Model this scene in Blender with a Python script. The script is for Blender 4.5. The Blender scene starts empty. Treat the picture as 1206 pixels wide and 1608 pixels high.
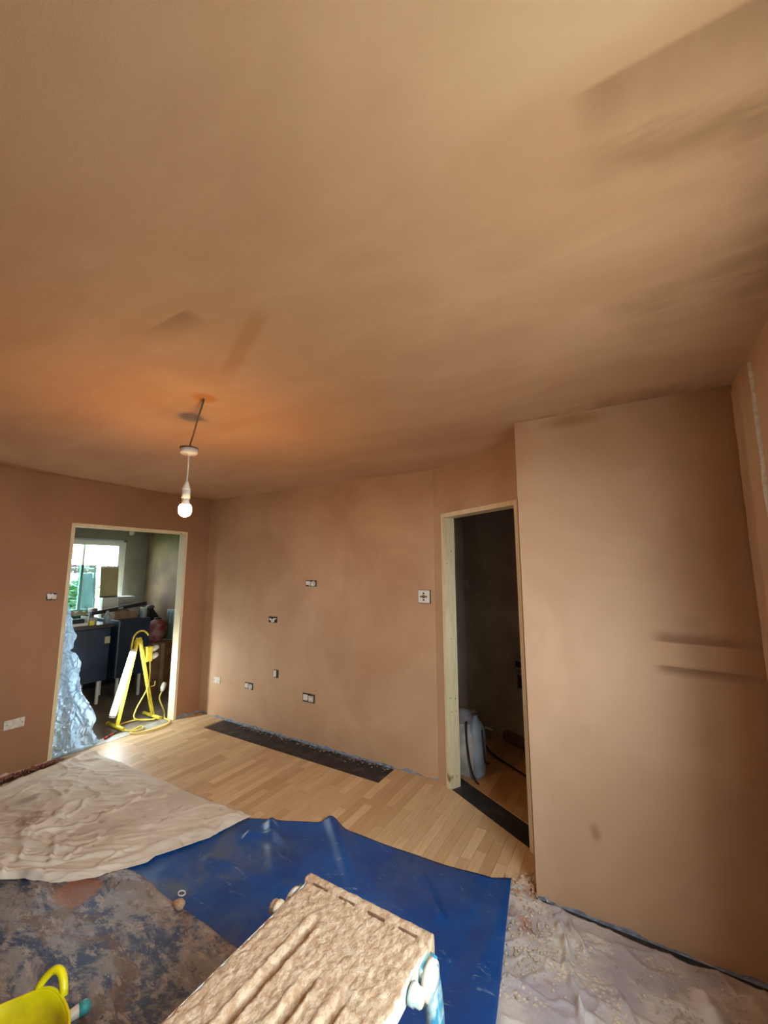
import bpy, bmesh, math, random
from mathutils import Vector, Matrix, noise
random.seed(7)
sc = bpy.context.scene
col = sc.collection
PI = math.pi

# ------------------------------------------------------------------ camera, world, exposure
CAM_H, PITCH, YAW, ROLL, FPX = 1.5851, 0.1389, -0.5396, -0.0018, 633.35
cd = bpy.data.cameras.new('camera'); cam = bpy.data.objects.new('camera', cd); col.objects.link(cam)
cd.sensor_fit = 'HORIZONTAL'; cd.sensor_width = 36.0; cd.lens = 36.0 * FPX / 1206.0
cd.clip_start = 0.02; cd.clip_end = 200
_F = Vector((math.sin(YAW)*math.cos(PITCH), math.cos(YAW)*math.cos(PITCH), math.sin(PITCH)))
_R = Vector((math.cos(YAW), -math.sin(YAW), 0)); _U = _R.cross(_F)
_R, _U = math.cos(ROLL)*_R + math.sin(ROLL)*_U, -math.sin(ROLL)*_R + math.cos(ROLL)*_U
m = Matrix((_R, _U, -_F)).transposed().to_4x4(); m.translation = (0, 0, CAM_H)
cam.matrix_world = m
sc.camera = cam

SKY = (0.80, 0.93, 1.0); SKY_STRENGTH = 34.0
BULB_STRENGTH = 420.0; TUBE_STRENGTH = 80.0
world = bpy.data.worlds.new('overcast_sky'); sc.world = world; world.use_nodes = True
bg = world.node_tree.nodes['Background']; bg.inputs[0].default_value = (*SKY, 1); bg.inputs[1].default_value = SKY_STRENGTH
vs = sc.view_settings; vs.view_transform = 'Standard'; vs.look = 'None'; vs.gamma = 1.0; vs.use_curve_mapping = False
vs.exposure = 0.0
try:
    sc.cycles.use_denoising = True; sc.cycles.max_bounces = 6; sc.cycles.diffuse_bounces = 3
    sc.cycles.transparent_max_bounces = 12; sc.cycles.sample_clamp_indirect = 8.0
except Exception: pass

# room numbers (metres): left wall x=-XA, far wall y=YB, angled wall from (XC,YB) by TH, near right wall y=YD, right wall x=XE
XA, YB, XC, TH, YD, XE, XD = 4.236, 3.032, -1.341, 0.5294, 2.269, 0.457, -0.496
CEIL, YBACK = 2.4, -3.4
TC = Vector((math.cos(TH), -math.sin(TH), 0)); NC = Vector((math.sin(TH), math.cos(TH), 0)); C0 = Vector((XC, YB, 0))
def cpt(s, n, z=0): return C0 + TC*s + NC*n + Vector((0, 0, z))
WY0, WY1, WZ0, WZ1 = 0.0, 1.22, 0.92, 2.08          # daylight window in the right wall, beside the camera
KX, KY = -6.65, 3.65                                   # kitchen far wall and side wall
KW = (1.95, 3.235, 1.10, 1.93)                         # kitchen window y0,y1,z0,z1

def portal(name, loc, rot, sx, sy):
    l = bpy.data.lights.new(name, 'AREA'); l.shape = 'RECTANGLE'; l.size = sx; l.size_y = sy
    l.cycles.is_portal = True
    o = bpy.data.objects.new(name, l); o.location = loc; o.rotation_euler = rot; col.objects.link(o); return o
portal('window_portal', (XE+0.13, (WY0+WY1)/2, (WZ0+WZ1)/2), (0, PI/2, 0), WZ1-WZ0, WY1-WY0)
portal('kitchen_portal', (KX-0.16, (KW[0]+KW[1])/2, (KW[2]+KW[3])/2), (0, -PI/2, 0), KW[3]-KW[2], KW[1]-KW[0])

# ------------------------------------------------------------------ material helpers
class NT:
    def __init__(s, name):
        s.m = bpy.data.materials.new(name); s.m.use_nodes = True; s.t = s.m.node_tree
        s.b = s.t.nodes['Principled BSDF']; s.out = s.t.nodes['Material Output']
        s.geo = None
    def n(s, typ, **kw):
        x = s.t.nodes.new(typ)
        for k, v in kw.items(): setattr(x, k, v)
        return x
    def l(s, a, b): s.t.links.new(a, b)
    def coord(s, scale=(1, 1, 1), rot=(0, 0, 0), obj=False):
        if obj:
            c = s.n('ShaderNodeTexCoord').outputs['Object']
        else:
            if not s.geo: s.geo = s.n('ShaderNodeNewGeometry')
            c = s.geo.outputs['Position']
        mp = s.n('ShaderNodeMapping'); mp.inputs['Scale'].default_value = scale; mp.inputs['Rotation'].default_value = rot
        s.l(c, mp.inputs[0]); return mp.outputs[0]
    def noise(s, scale, detail=4, rough=.55, co=None, dist=0.0):
        x = s.n('ShaderNodeTexNoise'); x.inputs['Scale'].default_value = scale; x.inputs['Detail'].default_value = detail
        x.inputs['Roughness'].default_value = rough; x.inputs['Distortion'].default_value = dist
        s.l(co if co is not None else s.coord(), x.inputs['Vector']); return x.outputs['Fac']
    def rng(s, v, a, b, c=0.0, d=1.0, smooth=True):
        x = s.n('ShaderNodeMapRange'); x.interpolation_type = 'SMOOTHSTEP' if smooth else 'LINEAR'
        s.l(v, x.inputs['Value'])
        for k, q in (('From Min', a), ('From Max', b), ('To Min', c), ('To Max', d)): x.inputs[k].default_value = q
        return x.outputs[0]
    def math(s, op, a, b=0):
        x = s.n('ShaderNodeMath', operation=op)
        for i, q in enumerate((a, b)):
            if isinstance(q, (int, float)): x.inputs[i].default_value = q
            else: s.l(q, x.inputs[i])
        return x.outputs[0]
    def mix(s, f, a, b):
        x = s.n('ShaderNodeMix', data_type='RGBA')
        if isinstance(f, (int, float)): x.inputs[0].default_value = f
        else: s.l(f, x.inputs[0])
        for i, q in ((6, a), (7, b)):
            if isinstance(q, tuple): x.inputs[i].default_value = (*q, 1)
            else: s.l(q, x.inputs[i])
        return x.outputs[2]
    def bump(s, h, strength=.3, dist=.01):
        x = s.n('ShaderNodeBump'); x.inputs['Strength'].default_value = strength; x.inputs['Distance'].default_value = dist
        s.l(h, x.inputs['Height']); s.l(x.outputs[0], s.b.inputs['Normal'])
    def base(s, c):
        if isinstance(c, tuple): s.b.inputs['Base Color'].default_value = (*c, 1)
        else: s.l(c, s.b.inputs['Base Color'])
    def set(s, **kw):
        for k, v in kw.items(): s.b.inputs[k.replace('_', ' ')].default_value = v
        return s

def srgb(r, g, b):
    f = lambda c: (c/255/12.92 if c <= 10 else ((c/255+.055)/1.055)**2.4)
    return (f(r), f(g), f(b))

def simple(name, c1, c2=None, scale=8, rough=.6, bump=0, bscale=60, lo=.35, hi=.65, obj=False, **kw):
    q = NT(name); co = q.coord(obj=obj)
    if c2 is None: q.base(c1)
    else: q.base(q.mix(q.rng(q.noise(scale, 5, co=co), lo, hi), c1, c2))
    q.set(Roughness=rough, **kw)
    if bump: q.bump(q.noise(bscale, 4, co=co), bump, .004)
    return q.m

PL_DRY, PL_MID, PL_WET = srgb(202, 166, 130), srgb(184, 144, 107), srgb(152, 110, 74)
def plaster(name, dry=PL_DRY, mid=PL_MID, wet=PL_WET, ceiling=False, streak=(1, 1, 1), near=False):
    q = NT(name)
    a = q.rng(q.noise(1.3, 4, .6, q.coord(streak), .5), .28, .78)
    c = q.mix(a, mid, dry)
    w = q.rng(q.noise(.8, 3, .6, q.coord((1, 1, .7), (0, 0, .6)), .8), .50, .80, 0, .38)
    c = q.mix(w, c, wet)
    if ceiling:
        sx = q.n('ShaderNodeSeparateXYZ'); q.l(q.coord(), sx.inputs[0]); X, Y = sx.outputs[0], sx.outputs[1]
        st = q.rng(q.noise(1.0, 5, .6, q.coord((2.2, 9, 1), (0, 0, .25)), .3), .36, .62)
        big = q.rng(q.noise(1.9, 3, .5, q.coord((1, 1, 1)), .4), .36, .56)
        M = q.math('MULTIPLY', q.rng(X, -.10, .12), q.math('MULTIPLY', q.rng(Y, .676, .80), q.rng(Y, 1.85, 1.2)))
        edge = q.math('MULTIPLY', q.math('MULTIPLY', q.rng(X, -.05, .03), q.rng(Y, .676, .688)), q.math('MULTIPLY', q.rng(Y, .84, .69), q.rng(q.noise(3, 4, .6, q.coord((2, 1, 1))), .25, .55, .55, 1)))
        c = q.mix(q.math('MULTIPLY', q.math('MAXIMUM', q.math('MULTIPLY', M, q.math('MULTIPLY', q.math('MULTIPLY', st, big), .8)), q.math('MULTIPLY', edge, .75)), .9), c, srgb(146, 108, 70))
        # trowel mark on the same board joint, left of the middle
        m2 = q.math('MULTIPLY', q.math('MULTIPLY', q.rng(X, -1.45, -1.2), q.rng(X, -1.12, -1.17)), q.math('MULTIPLY', q.rng(Y, .684, .694), q.rng(Y, .80, .70)))
        c = q.mix(q.math('MULTIPLY', m2, .5), c, srgb(128, 92, 58))
        # dry cream board behind the joint, brightened to paint in window daylight
        m3 = q.math('MULTIPLY', q.rng(X, -.45, .1), q.rng(Y, .69, .60))
        c = q.mix(q.math('MULTIPLY', m3, .55), c, srgb(222, 190, 150))
        # yellow smudge around the cable hole
        def blob(x0, y0, r0, r1):
            dx = q.math('SUBTRACT', X, x0); dy = q.math('SUBTRACT', Y, y0)
            d = q.math('SQRT', q.math('ADD', q.math('MULTIPLY', dx, dx), q.math('MULTIPLY', dy, dy)))
            return q.rng(d, r1, r0)
        c = q.mix(q.math('MULTIPLY', blob(-1.69, 1.145, .03, .075), .8), c, srgb(190, 125, 45))
        # long darker streak
        dx = q.math('SUBTRACT', X, -1.18); dy = q.math('SUBTRACT', Y, .934)
        al = q.math('ADD', q.math('MULTIPLY', dx, .898), q.math('MULTIPLY', dy, -.44))
        ac = q.math('ABSOLUTE', q.math('ADD', q.math('MULTIPLY', dx, .44), q.math('MULTIPLY', dy, .898)), 0)
        m4 = q.math('MULTIPLY', q.rng(ac, .045, .012), q.math('MULTIPLY', q.rng(al, .30, .2), q.rng(al, -.34, -.1)))
        c = q.mix(q.math('MULTIPLY', m4, .35), c, srgb(165, 105, 50))
        c = q.mix(q.math('MULTIPLY', blob(-1.45, .95, .02, .2), .25), c, srgb(160, 105, 60))
        # mottled darker band along the near right wall
        m5 = q.math('MULTIPLY', q.rng(q.noise(3, 4, .6), .45, .62), q.math('MULTIPLY', q.rng(Y, 2.05, 2.26), q.rng(X, -.6, -.3)))
        c = q.mix(q.math('MULTIPLY', m5, .45), c, srgb(135, 90, 45))
    if near:
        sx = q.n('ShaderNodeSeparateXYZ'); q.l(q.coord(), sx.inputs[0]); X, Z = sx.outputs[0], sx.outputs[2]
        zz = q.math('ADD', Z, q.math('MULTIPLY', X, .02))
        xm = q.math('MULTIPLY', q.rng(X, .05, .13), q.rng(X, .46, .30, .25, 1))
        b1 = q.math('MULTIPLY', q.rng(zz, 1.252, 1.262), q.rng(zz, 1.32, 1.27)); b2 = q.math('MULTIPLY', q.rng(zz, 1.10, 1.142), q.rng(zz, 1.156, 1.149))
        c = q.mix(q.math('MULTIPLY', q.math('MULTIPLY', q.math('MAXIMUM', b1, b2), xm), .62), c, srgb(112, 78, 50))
        def blob(x0, z0, ax, az, r0, r1):
            dx = q.math('MULTIPLY', q.math('SUBTRACT', X, x0), ax); dz = q.math('MULTIPLY', q.math('SUBTRACT', Z, z0), az)
            d = q.math('SQRT', q.math('ADD', q.math('MULTIPLY', dx, dx), q.math('MULTIPLY', dz, dz)))
            return q.rng(q.math('ADD', d, q.math('MULTIPLY', q.noise(18, 4), .03)), r1, r0)
        c = q.mix(q.math('MULTIPLY', blob(-.22, .37, 1.3, .8, .02, .06), .45), c, srgb(110, 76, 52))
        c = q.mix(q.math('MULTIPLY', blob(-.20, 2.36, .35, 1.4, .02, .09), .5), c, srgb(150, 98, 45))
        c = q.mix(q.math('MULTIPLY', q.rng(q.math('ADD', X, q.math('MULTIPLY', q.noise(2.5, 3), .5)), .30, .75), .4), c, srgb(150, 108, 76))  # right end darkened in the colour to paint its shade
    q.base(c); q.set(Roughness=.72)
    h = q.math('ADD', q.math('MULTIPLY', q.noise(420, 1), .35), q.noise(14, 3, .6, q.coord(streak)))
    q.bump(h, .22, .006)
    return q.m

M = {}
M['plaster'] = plaster('wall_plaster')
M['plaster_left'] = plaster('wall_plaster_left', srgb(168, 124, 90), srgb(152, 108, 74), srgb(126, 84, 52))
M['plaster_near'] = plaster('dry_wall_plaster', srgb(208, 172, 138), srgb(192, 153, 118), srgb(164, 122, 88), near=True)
M['ceiling'] = plaster('ceiling_plaster', srgb(208, 168, 130), srgb(194, 152, 114), srgb(168, 124, 86), True, (1, 2.2, 1))
M['blueboard'] = simple('plasterboard_edge', srgb(150, 160, 178), srgb(110, 118, 130), 30, .8, .3)
M['darkgap'] = simple('dark_gap', srgb(35, 32, 28), srgb(60, 52, 42), 30, .9)
M['base_floor'] = simple('screed', srgb(120, 100, 80), srgb(90, 75, 60), 6, .85, .2)
M['trench'] = simple('bitumen_trench', srgb(34, 32, 33), srgb(74, 69, 66), 12, .55, .6, 40, .45, .75)
M['garden_wall'] = simple('render', srgb(200, 195, 185), None, 3, .8)
M['hall_wall'] = simple('hall_wall_plaster', srgb(206, 196, 176), srgb(182, 168, 148), 2, .8, .1)
M['kitchen_far'] = simple('kitchen_grey_plaster', srgb(138, 136, 124), srgb(120, 116, 104), 2, .8, .1)
M['kitchen_side'] = simple('kitchen_brown_plaster', srgb(116, 94, 66), srgb(88, 70, 48), 3, .8, .1)
M['white_paint'] = simple('white_paint', srgb(222, 224, 220), None, 5, .45)
M['white_plastic'] = simple('white_plastic', srgb(226, 222, 210), None, 5, .35)
M['cream_plate'] = simple('cream_plate', srgb(214, 208, 190), srgb(190, 180, 160), 40, .5)
M['grey_metal'] = simple('galvanised_box', srgb(120, 115, 105), srgb(80, 74, 66), 60, .5, Metallic=.3)
M['black'] = simple('black_rubber', srgb(22, 22, 24), None, 5, .5)
M['cable_grey'] = simple('grey_cable', srgb(90, 78, 70), None, 5, .55)
M['yellow'] = simple('yellow_enamel', srgb(222, 200, 60), srgb(200, 176, 50), 20, .45)
M['yellow_cable'] = simple('yellow_cable', srgb(214, 190, 80), None, 5, .5)
M['tub_yellow'] = simple('tub_yellow', srgb(222, 206, 14), srgb(196, 178, 20), 9, .38, .05, 30, .45, .7)
M['navy'] = simple('navy_panel', srgb(38, 54, 74), srgb(30, 42, 58), 4, .35)
M['navy_edge'] = simple('navy_edge', srgb(110, 124, 136), None, 4, .4)
M['worktop'] = simple('dark_worktop', srgb(46, 42, 40), srgb(70, 62, 56), 30, .4)
M['grey_panel'] = simple('pale_grey_panel', srgb(140, 156, 158), srgb(120, 134, 136), 6, .4)
M['card'] = simple('grey_card', srgb(170, 170, 164), srgb(150, 148, 142), 6, .7)
M['beige_board'] = simple('beige_board', srgb(176, 166, 122), srgb(160, 148, 108), 6, .7)
M['cardboard'] = simple('cardboard', srgb(140, 112, 84), srgb(120, 94, 70), 10, .8)
M['red'] = simple('red_paint', srgb(176, 44, 36), srgb(130, 30, 28), 30, .45)
M['redbag'] = simple('red_cloth', srgb(130, 44, 50), srgb(150, 120, 116), 9, .7)
M['sack'] = simple('woven_white_sack', srgb(208, 198, 184), srgb(170, 164, 158), 7, .55, .5, 50)
M['sack_blue'] = simple('blue_white_sack', srgb(172, 190, 204), srgb(150, 168, 186), 7, .4, .5, 50)
M['sack_cap'] = simple('grey_sack_top', srgb(150, 146, 146), srgb(128, 122, 122), 6, .5)
M['lawn'] = simple('lawn', srgb(84, 120, 58), srgb(110, 150, 80), 5, .9, .6, 40)
M['kitchen_floor'] = simple('kitchen_grey_floor', srgb(128, 114, 98), srgb(104, 94, 84), 3, .6)
M['grit'] = simple('pale_grit', srgb(206, 192, 170), srgb(176, 160, 142), 30, .9)
M['bounce_absorber'] = simple('bounce_absorber', srgb(92, 66, 54), srgb(74, 54, 46), 9, .9)
M['patio'] = simple('patio_paving', srgb(138, 132, 122), srgb(116, 112, 104), 4, .85)
M['leaf'] = simple('leaves', srgb(70, 116, 60), srgb(130, 165, 110), 3, .7)
M['blossom'] = simple('blossom', srgb(190, 110, 110), srgb(220, 205, 195), 12, .7)
M['bark'] = simple('bark', srgb(120, 122, 130), srgb(90, 92, 98), 14, .9, .5)
M['fence'] = simple('fence_wood', srgb(180, 176, 160), srgb(150, 146, 130), 8, .85)
M['turquoise'] = simple('turquoise_plastic', srgb(70, 176, 178), None, 5, .35)
M['lump'] = simple('dry_plaster_lump', srgb(206, 170, 136), srgb(180, 140, 108), 40, .85, .4)
M['debris'] = simple('rubble', srgb(168, 128, 104), srgb(214, 190, 165), 14, .9, .4)
M['debris_red'] = simple('red_rubble', srgb(120, 70, 52), srgb(150, 108, 88), 14, .9, .4)
M['debris_dark'] = simple('dark_rubble', srgb(84, 74, 68), srgb(150, 134, 120), 20, .9, .4)

def wood(name, c1, c2, rough=.55):
    q = NT(name)
    g = q.noise(6, 5, .6, q.coord((6, 6, .6)), 1.0)
    c = q.mix(q.rng(g, .35, .7), c1, c2)
    kn = q.rng(q.noise(7, 2, .5, q.coord((1, 1, .55))), .73, .78)
    q.base(q.mix(kn, c, srgb(120, 84, 50))); q.set(Roughness=rough); q.bump(g, .1, .003); return q.m
M['pine'] = wood('pale_pine', srgb(232, 214, 176), srgb(218, 196, 152))

q = NT('laminate_strip')                                # each strip its own tone
oi = q.n('ShaderNodeObjectInfo'); r = oi.outputs['Random']
g = q.noise(9, 5, .6, q.coord((9, .7, 1)), .6)
c = q.mix(r, srgb(190, 154, 112), srgb(222, 192, 150)); c = q.mix(q.math('MULTIPLY', q.rng(g, .4, .75), .4), c, srgb(172, 130, 86))
c = q.mix(q.rng(q.noise(2.2, 5, .65), .5, .75, 0, .35), c, srgb(205, 180, 150))
q.base(c); q.set(Roughness=.5, Specular_IOR_Level=.3); M['laminate'] = q.m
q = NT('laminate_beyond')
br = q.n('ShaderNodeTexBrick'); q.l(q.coord((1, 1, 1), (0, 0, PI/2)), br.inputs['Vector'])
br.inputs['Scale'].default_value = 1; br.inputs['Brick Width'].default_value = .4; br.inputs['Row Height'].default_value = .064; br.inputs['Mortar Size'].default_value = .0008
br.inputs['Color1'].default_value = (*srgb(172, 128, 84), 1); br.inputs['Color2'].default_value = (*srgb(198, 156, 108), 1); br.inputs['Mortar'].default_value = (*srgb(110, 80, 52), 1)
q.base(br.outputs['Color']); q.set(Roughness=.45); M['laminate2'] = q.m

# cloths
q = NT('cotton_dust_sheet')
c = q.mix(q.rng(q.noise(3, 5, .6), .35, .7), srgb(222, 212, 196), srgb(200, 186, 166))
c = q.mix(q.rng(q.noise(2.3, 4, .6, q.coord((1, 1, 1), (0, 0, 1.2)), .6), .62, .70, 0, .55), c, srgb(120, 84, 58))
c = q.mix(q.rng(q.noise(9, 3, .5), .66, .74, 0, .5), c, srgb(150, 104, 66))
q.base(c); q.set(Roughness=.9); q.bump(q.noise(500, 2), .15, .002); M['dust_sheet'] = q.m

q = NT('blue_tarpaulin')
c = q.mix(q.rng(q.noise(1.6, 4, .6), .35, .65), srgb(16, 84, 158), srgb(12, 60, 124))
d = q.rng(q.noise(2.4, 6, .68, q.coord((1, 1, 1), (0, 0, .5)), .8), .44, .72, 0, .62)
sx = q.n('ShaderNodeSeparateXYZ'); q.l(q.coord(), sx.inputs[0])
d = q.math('MULTIPLY', d, q.rng(sx.outputs[0], -.75, -1.75, .3, 1.25))
c = q.mix(d, c, srgb(98, 106, 112))
sm = q.rng(q.noise(7, 6, .7, q.coord((1, 3.4, 1), (0, 0, -.8)), 1.2), .59, .72, 0, .6)
c = q.mix(sm, c, srgb(150, 165, 178))
q.base(c); q.set(Roughness=.42); q.bump(q.noise(160, 3), .06, .003); M['tarp'] = q.m

q = NT('plaster_stained_tarpaulin')
RT = (0, 0, .55)
n1 = q.noise(3.4, 8, .72, q.coord((1, 2.0, 1), RT), .5)
c = q.mix(q.rng(n1, .44, .54), srgb(46, 64, 98), srgb(138, 134, 132))
c = q.mix(q.rng(q.noise(3.0, 7, .7, q.coord((1, 1.8, 1), (0, .5, .55)), .5), .50, .58, 0, .8), c, srgb(112, 84, 66))
c = q.mix(q.rng(q.noise(11, 8, .75, q.coord((1, 2.4, 1), RT), .3), .52, .60, 0, .8), c, srgb(172, 160, 148))
c = q.mix(q.rng(q.noise(22, 6, .75, q.coord((1, 1.5, 1), (0, 0, 1.3))), .57, .64, 0, .7), c, srgb(38, 46, 64))
c = q.mix(q.rng(q.noise(60, 4, .7), .66, .72, 0, .8), c, srgb(196, 190, 182))
sx = q.n('ShaderNodeSeparateXYZ'); q.l(q.coord(), sx.inputs[0])
dx = q.math('SUBTRACT', sx.outputs[0], -2.44); dy = q.math('SUBTRACT', sx.outputs[1], 1.135)
dd = q.math('SQRT', q.math('ADD', q.math('MULTIPLY', dx, dx), q.math('MULTIPLY', q.math('MULTIPLY', dy, dy), 1.6)), 0)
dd = q.math('ADD', dd, q.math('MULTIPLY', q.noise(9, 5, .7), .16))
c = q.mix(q.rng(dd, .20, .165, 0, .85), c, srgb(150, 96, 62))
edge = q.rng(q.math('ADD', sx.outputs[1], q.math('MULTIPLY', q.noise(5, 4), .35)), 1.36, 1.5, 0, .6)
edge = q.math('MULTIPLY', edge, q.rng(sx.outputs[0], -2.25, -2.0))
c = q.mix(q.math('MULTIPLY', edge, q.rng(q.noise(24, 4, .7), .35, .6)), c, srgb(186, 162, 140))
q.base(c); q.set(Roughness=.5); q.bump(q.noise(46, 6, .7), .6, .008); M['dirty_tarp'] = q.m

q = NT('gritty_polythene')
c = q.mix(q.rng(q.noise(4, 5, .6), .38, .62), srgb(172, 164, 168), srgb(206, 198, 190))
v = q.n('ShaderNodeTexVoronoi'); v.inputs['Scale'].default_value = 55; q.l(q.coord(), v.inputs['Vector'])
lump = q.math('MULTIPLY', q.rng(v.outputs['Distance'], .55, .15), q.rng(q.noise(5, 3), .5, .6))
c = q.mix(lump, c, srgb(222, 204, 176))
c = q.mix(q.rng(q.noise(6, 4, .6, q.coord((1, 1, 1), (0, .4, 1))), .60, .70, 0, .7), c, srgb(178, 122, 92))
q.base(c); q.set(Roughness=.45); q.bump(q.math('ADD', lump, q.noise(70, 4)), .5, .006); M['poly'] = q.m

q = NT('plaster_caked_deck')
g = q.noise(38, 6, .7, q.coord((1.6, .8, 1)))
c = q.mix(q.rng(g, .38, .62), srgb(190, 150, 114), srgb(226, 198, 164))
c = q.mix(q.rng(q.noise(6, 5, .65), .52, .70, 0, .6), c, srgb(172, 124, 86))
q.base(c); q.set(Roughness=.88); q.bump(q.math('ADD', g, q.noise(140, 5, .75)), 1.0, .008); M['deck'] = q.m
M['groove'] = simple('groove_grit', srgb(150, 112, 82), srgb(190, 150, 114), 60, .9, .8, 120)
M['slot'] = simple('slot_shadow_grit', srgb(104, 76, 54), srgb(140, 104, 76), 60, .9)
M['bench_blue'] = simple('plaster_smeared_blue', srgb(60, 150, 178), srgb(196, 214, 208), 22, .5, .5, 60, .42, .6)
M['bench_white'] = simple('plaster_smeared_aluminium', srgb(196, 216, 214), srgb(226, 206, 180), 16, .55, .5, 60, .42, .6)
M['sticker'] = simple('yellow_sticker', srgb(236, 196, 60), None, 5, .5)
M['alu'] = simple('dull_aluminium', srgb(190, 190, 182), srgb(160, 156, 146), 14, .45, Metallic=.4)

def glassy(name, tint=(1, 1, 1), gl=.08):
    q = NT(name); t = q.n('ShaderNodeBsdfTransparent'); t.inputs[0].default_value = (*tint, 1)
    g = q.n('ShaderNodeBsdfGlossy'); g.inputs['Roughness'].default_value = .05
    x = q.n('ShaderNodeMixShader'); x.inputs[0].default_value = gl
    q.l(t.outputs[0], x.inputs[1]); q.l(g.outputs[0], x.inputs[2]); q.l(x.outputs[0], q.out.inputs[0]); return q.m
M['glass'] = glassy('window_glass')
M['acrylic'] = glassy('greenish_acrylic', (.30, .42, .40), .12)
q = NT('clear_polythene_film')
t = q.n('ShaderNodeBsdfTransparent'); t.inputs[0].default_value = (.82, .93, 1, 1)
df = q.n('ShaderNodeBsdfDiffuse'); df.inputs[0].default_value = (*srgb(206, 230, 250), 1)
tr = q.n('ShaderNodeBsdfTranslucent'); tr.inputs[0].default_value = (*srgb(200, 230, 252), 1)
gl = q.n('ShaderNodeBsdfGlossy'); gl.inputs['Roughness'].default_value = .18
a1 = q.n('ShaderNodeMixShader'); a1.inputs[0].default_value = .6; q.l(df.outputs[0], a1.inputs[1]); q.l(tr.outputs[0], a1.inputs[2])
a2 = q.n('ShaderNodeMixShader'); a2.inputs[0].default_value = .22; q.l(a1.outputs[0], a2.inputs[1]); q.l(gl.outputs[0], a2.inputs[2])
a3 = q.n('ShaderNodeMixShader'); q.l(q.rng(q.noise(11, 4), .3, .7, .65, .97), a3.inputs[0]); q.l(t.outputs[0], a3.inputs[1]); q.l(a2.outputs[0], a3.inputs[2])
q.l(a3.outputs[0], q.out.inputs[0]); M['film'] = q.m
def emit(name, c, s):
    q = NT(name); q.set(Roughness=.4, Emission_Strength=s); q.base((.9, .9, .9)); q.b.inputs['Emission Color'].default_value = (*c, 1); return q.m
M['bulb'] = emit('warm_bulb', (1.0, .47, .11), BULB_STRENGTH)
M['tube'] = emit('cool_tube', (.82, .94, 1.0), TUBE_STRENGTH)

# ------------------------------------------------------------------ geometry helpers
def BM(): return bmesh.new()
def add_box(bm, a, b, rot=None, bev=0):
    a, b = Vector(a), Vector(b); c = (a+b)/2; d = b-a
    mt = Matrix.Translation(c) @ (rot.to_4x4() if rot else Matrix()) @ Matrix.Diagonal((d.x, d.y, d.z, 1))
    r = bmesh.ops.create_cube(bm, size=1, matrix=mt)
    if bev:
        ed = list({e for v in r['verts'] for e in v.link_edges})
        bmesh.ops.bevel(bm, geom=ed, offset=bev, segments=2, affect='EDGES', profile=.6)
    return bm
def add_prism(bm, pts, z0, z1):
    n = len(pts)
    lo = [bm.verts.new((p[0], p[1], z0)) for p in pts]; hi = [bm.verts.new((p[0], p[1], z1)) for p in pts]
    bm.faces.new(lo[::-1]); bm.faces.new(hi)
    for i in range(n): bm.faces.new((lo[i], lo[(i+1) % n], hi[(i+1) % n], hi[i]))
    return bm
def add_tube(bm, pts, r, n=8, caps=True):
    pts = [Vector(p) for p in pts]; rr = r if isinstance(r, (list, tuple)) else [r]*len(pts)
    rings = []; up = None
    for i, p in enumerate(pts):
        t = (pts[min(i+1, len(pts)-1)] - pts[max(i-1, 0)]).normalized()
        if up is None: up = t.orthogonal().normalized()
        u = (up - t*up.dot(t)); u = u.normalized() if u.length > 1e-6 else t.orthogonal().normalized(); up = u; v = t.cross(u)
        rings.append([bm.verts.new(p + (u*math.cos(2*PI*k/n) + v*math.sin(2*PI*k/n))*rr[i]) for k in range(n)])
    for a, b in zip(rings, rings[1:]):
        for k in range(n): bm.faces.new((a[k], a[(k+1) % n], b[(k+1) % n], b[k]))
    if caps: bm.faces.new(rings[0][::-1]); bm.faces.new(rings[-1])
    return bm
def add_lathe(bm, prof, o=(0, 0, 0), n=24, mat=None):
    o = Vector(o); mat = mat or Matrix(); rings = []
    for r, z in prof:
        rings.append([bm.verts.new(o + mat @ Vector((r*math.cos(2*PI*k/n), r*math.sin(2*PI*k/n), z))) for k in range(n)])
    for a, b in zip(rings, rings[1:]):
        for k in range(n): bm.faces.new((a[k], a[(k+1) % n], b[(k+1) % n], b[k]))
    if prof[0][0] > 1e-5: bm.faces.new(rings[0][::-1])
    if prof[-1][0] > 1e-5: bm.faces.new(rings[-1])
    bmesh.ops.remove_doubles(bm, verts=bm.verts, dist=1e-5)
    return bm
def smooth_path(P, n=8):
    P = [Vector(p) for p in P]; out = []
    for i in range(len(P)-1):
        a, b, c, d = P[max(i-1, 0)], P[i], P[i+1], P[min(i+2, len(P)-1)]
        for k in range(n):
            t = k/n; out.append(.5*((2*b)+(c-a)*t+(2*a-5*b+4*c-d)*t*t+(3*b-a-3*c+d)*t**3))
    out.append(P[-1]); return out
def obj(name, bm, mat, parent=None, smooth=False, label=None, cat=None, group=None, kind=None, loc=None):
    bmesh.ops.recalc_face_normals(bm, faces=bm.faces)
    me = bpy.data.meshes.new(name); bm.to_mesh(me); bm.free()
    me.materials.append(M[mat] if isinstance(mat, str) else mat)
    if smooth:
        for p in me.polygons: p.use_smooth = True
    o = bpy.data.objects.new(name, me); col.objects.link(o)
    if parent: o.parent = parent
    if loc: o.location = loc
    tag(o, label, cat, group, kind); return o
def tag(o, label=None, cat=None, group=None, kind=None):
    if label: o['label'] = label
    if cat: o['category'] = cat
    if group: o['group'] = group
    if kind: o['kind'] = kind
    return o
def empty(name, loc, label, cat, group=None, kind=None, rot=(0, 0, 0)):
    o = bpy.data.objects.new(name, None); o.empty_display_size = .05; o.location = loc; o.rotation_euler = rot; col.objects.link(o)
    return tag(o, label, cat, group, kind)
def solid(o, t): 
    md = o.modifiers.new('thickness', 'SOLIDIFY'); md.thickness = t; md.offset = 1
def rbox(a, b, bev=.003): return add_box(BM(), a, b, bev=bev)
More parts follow.
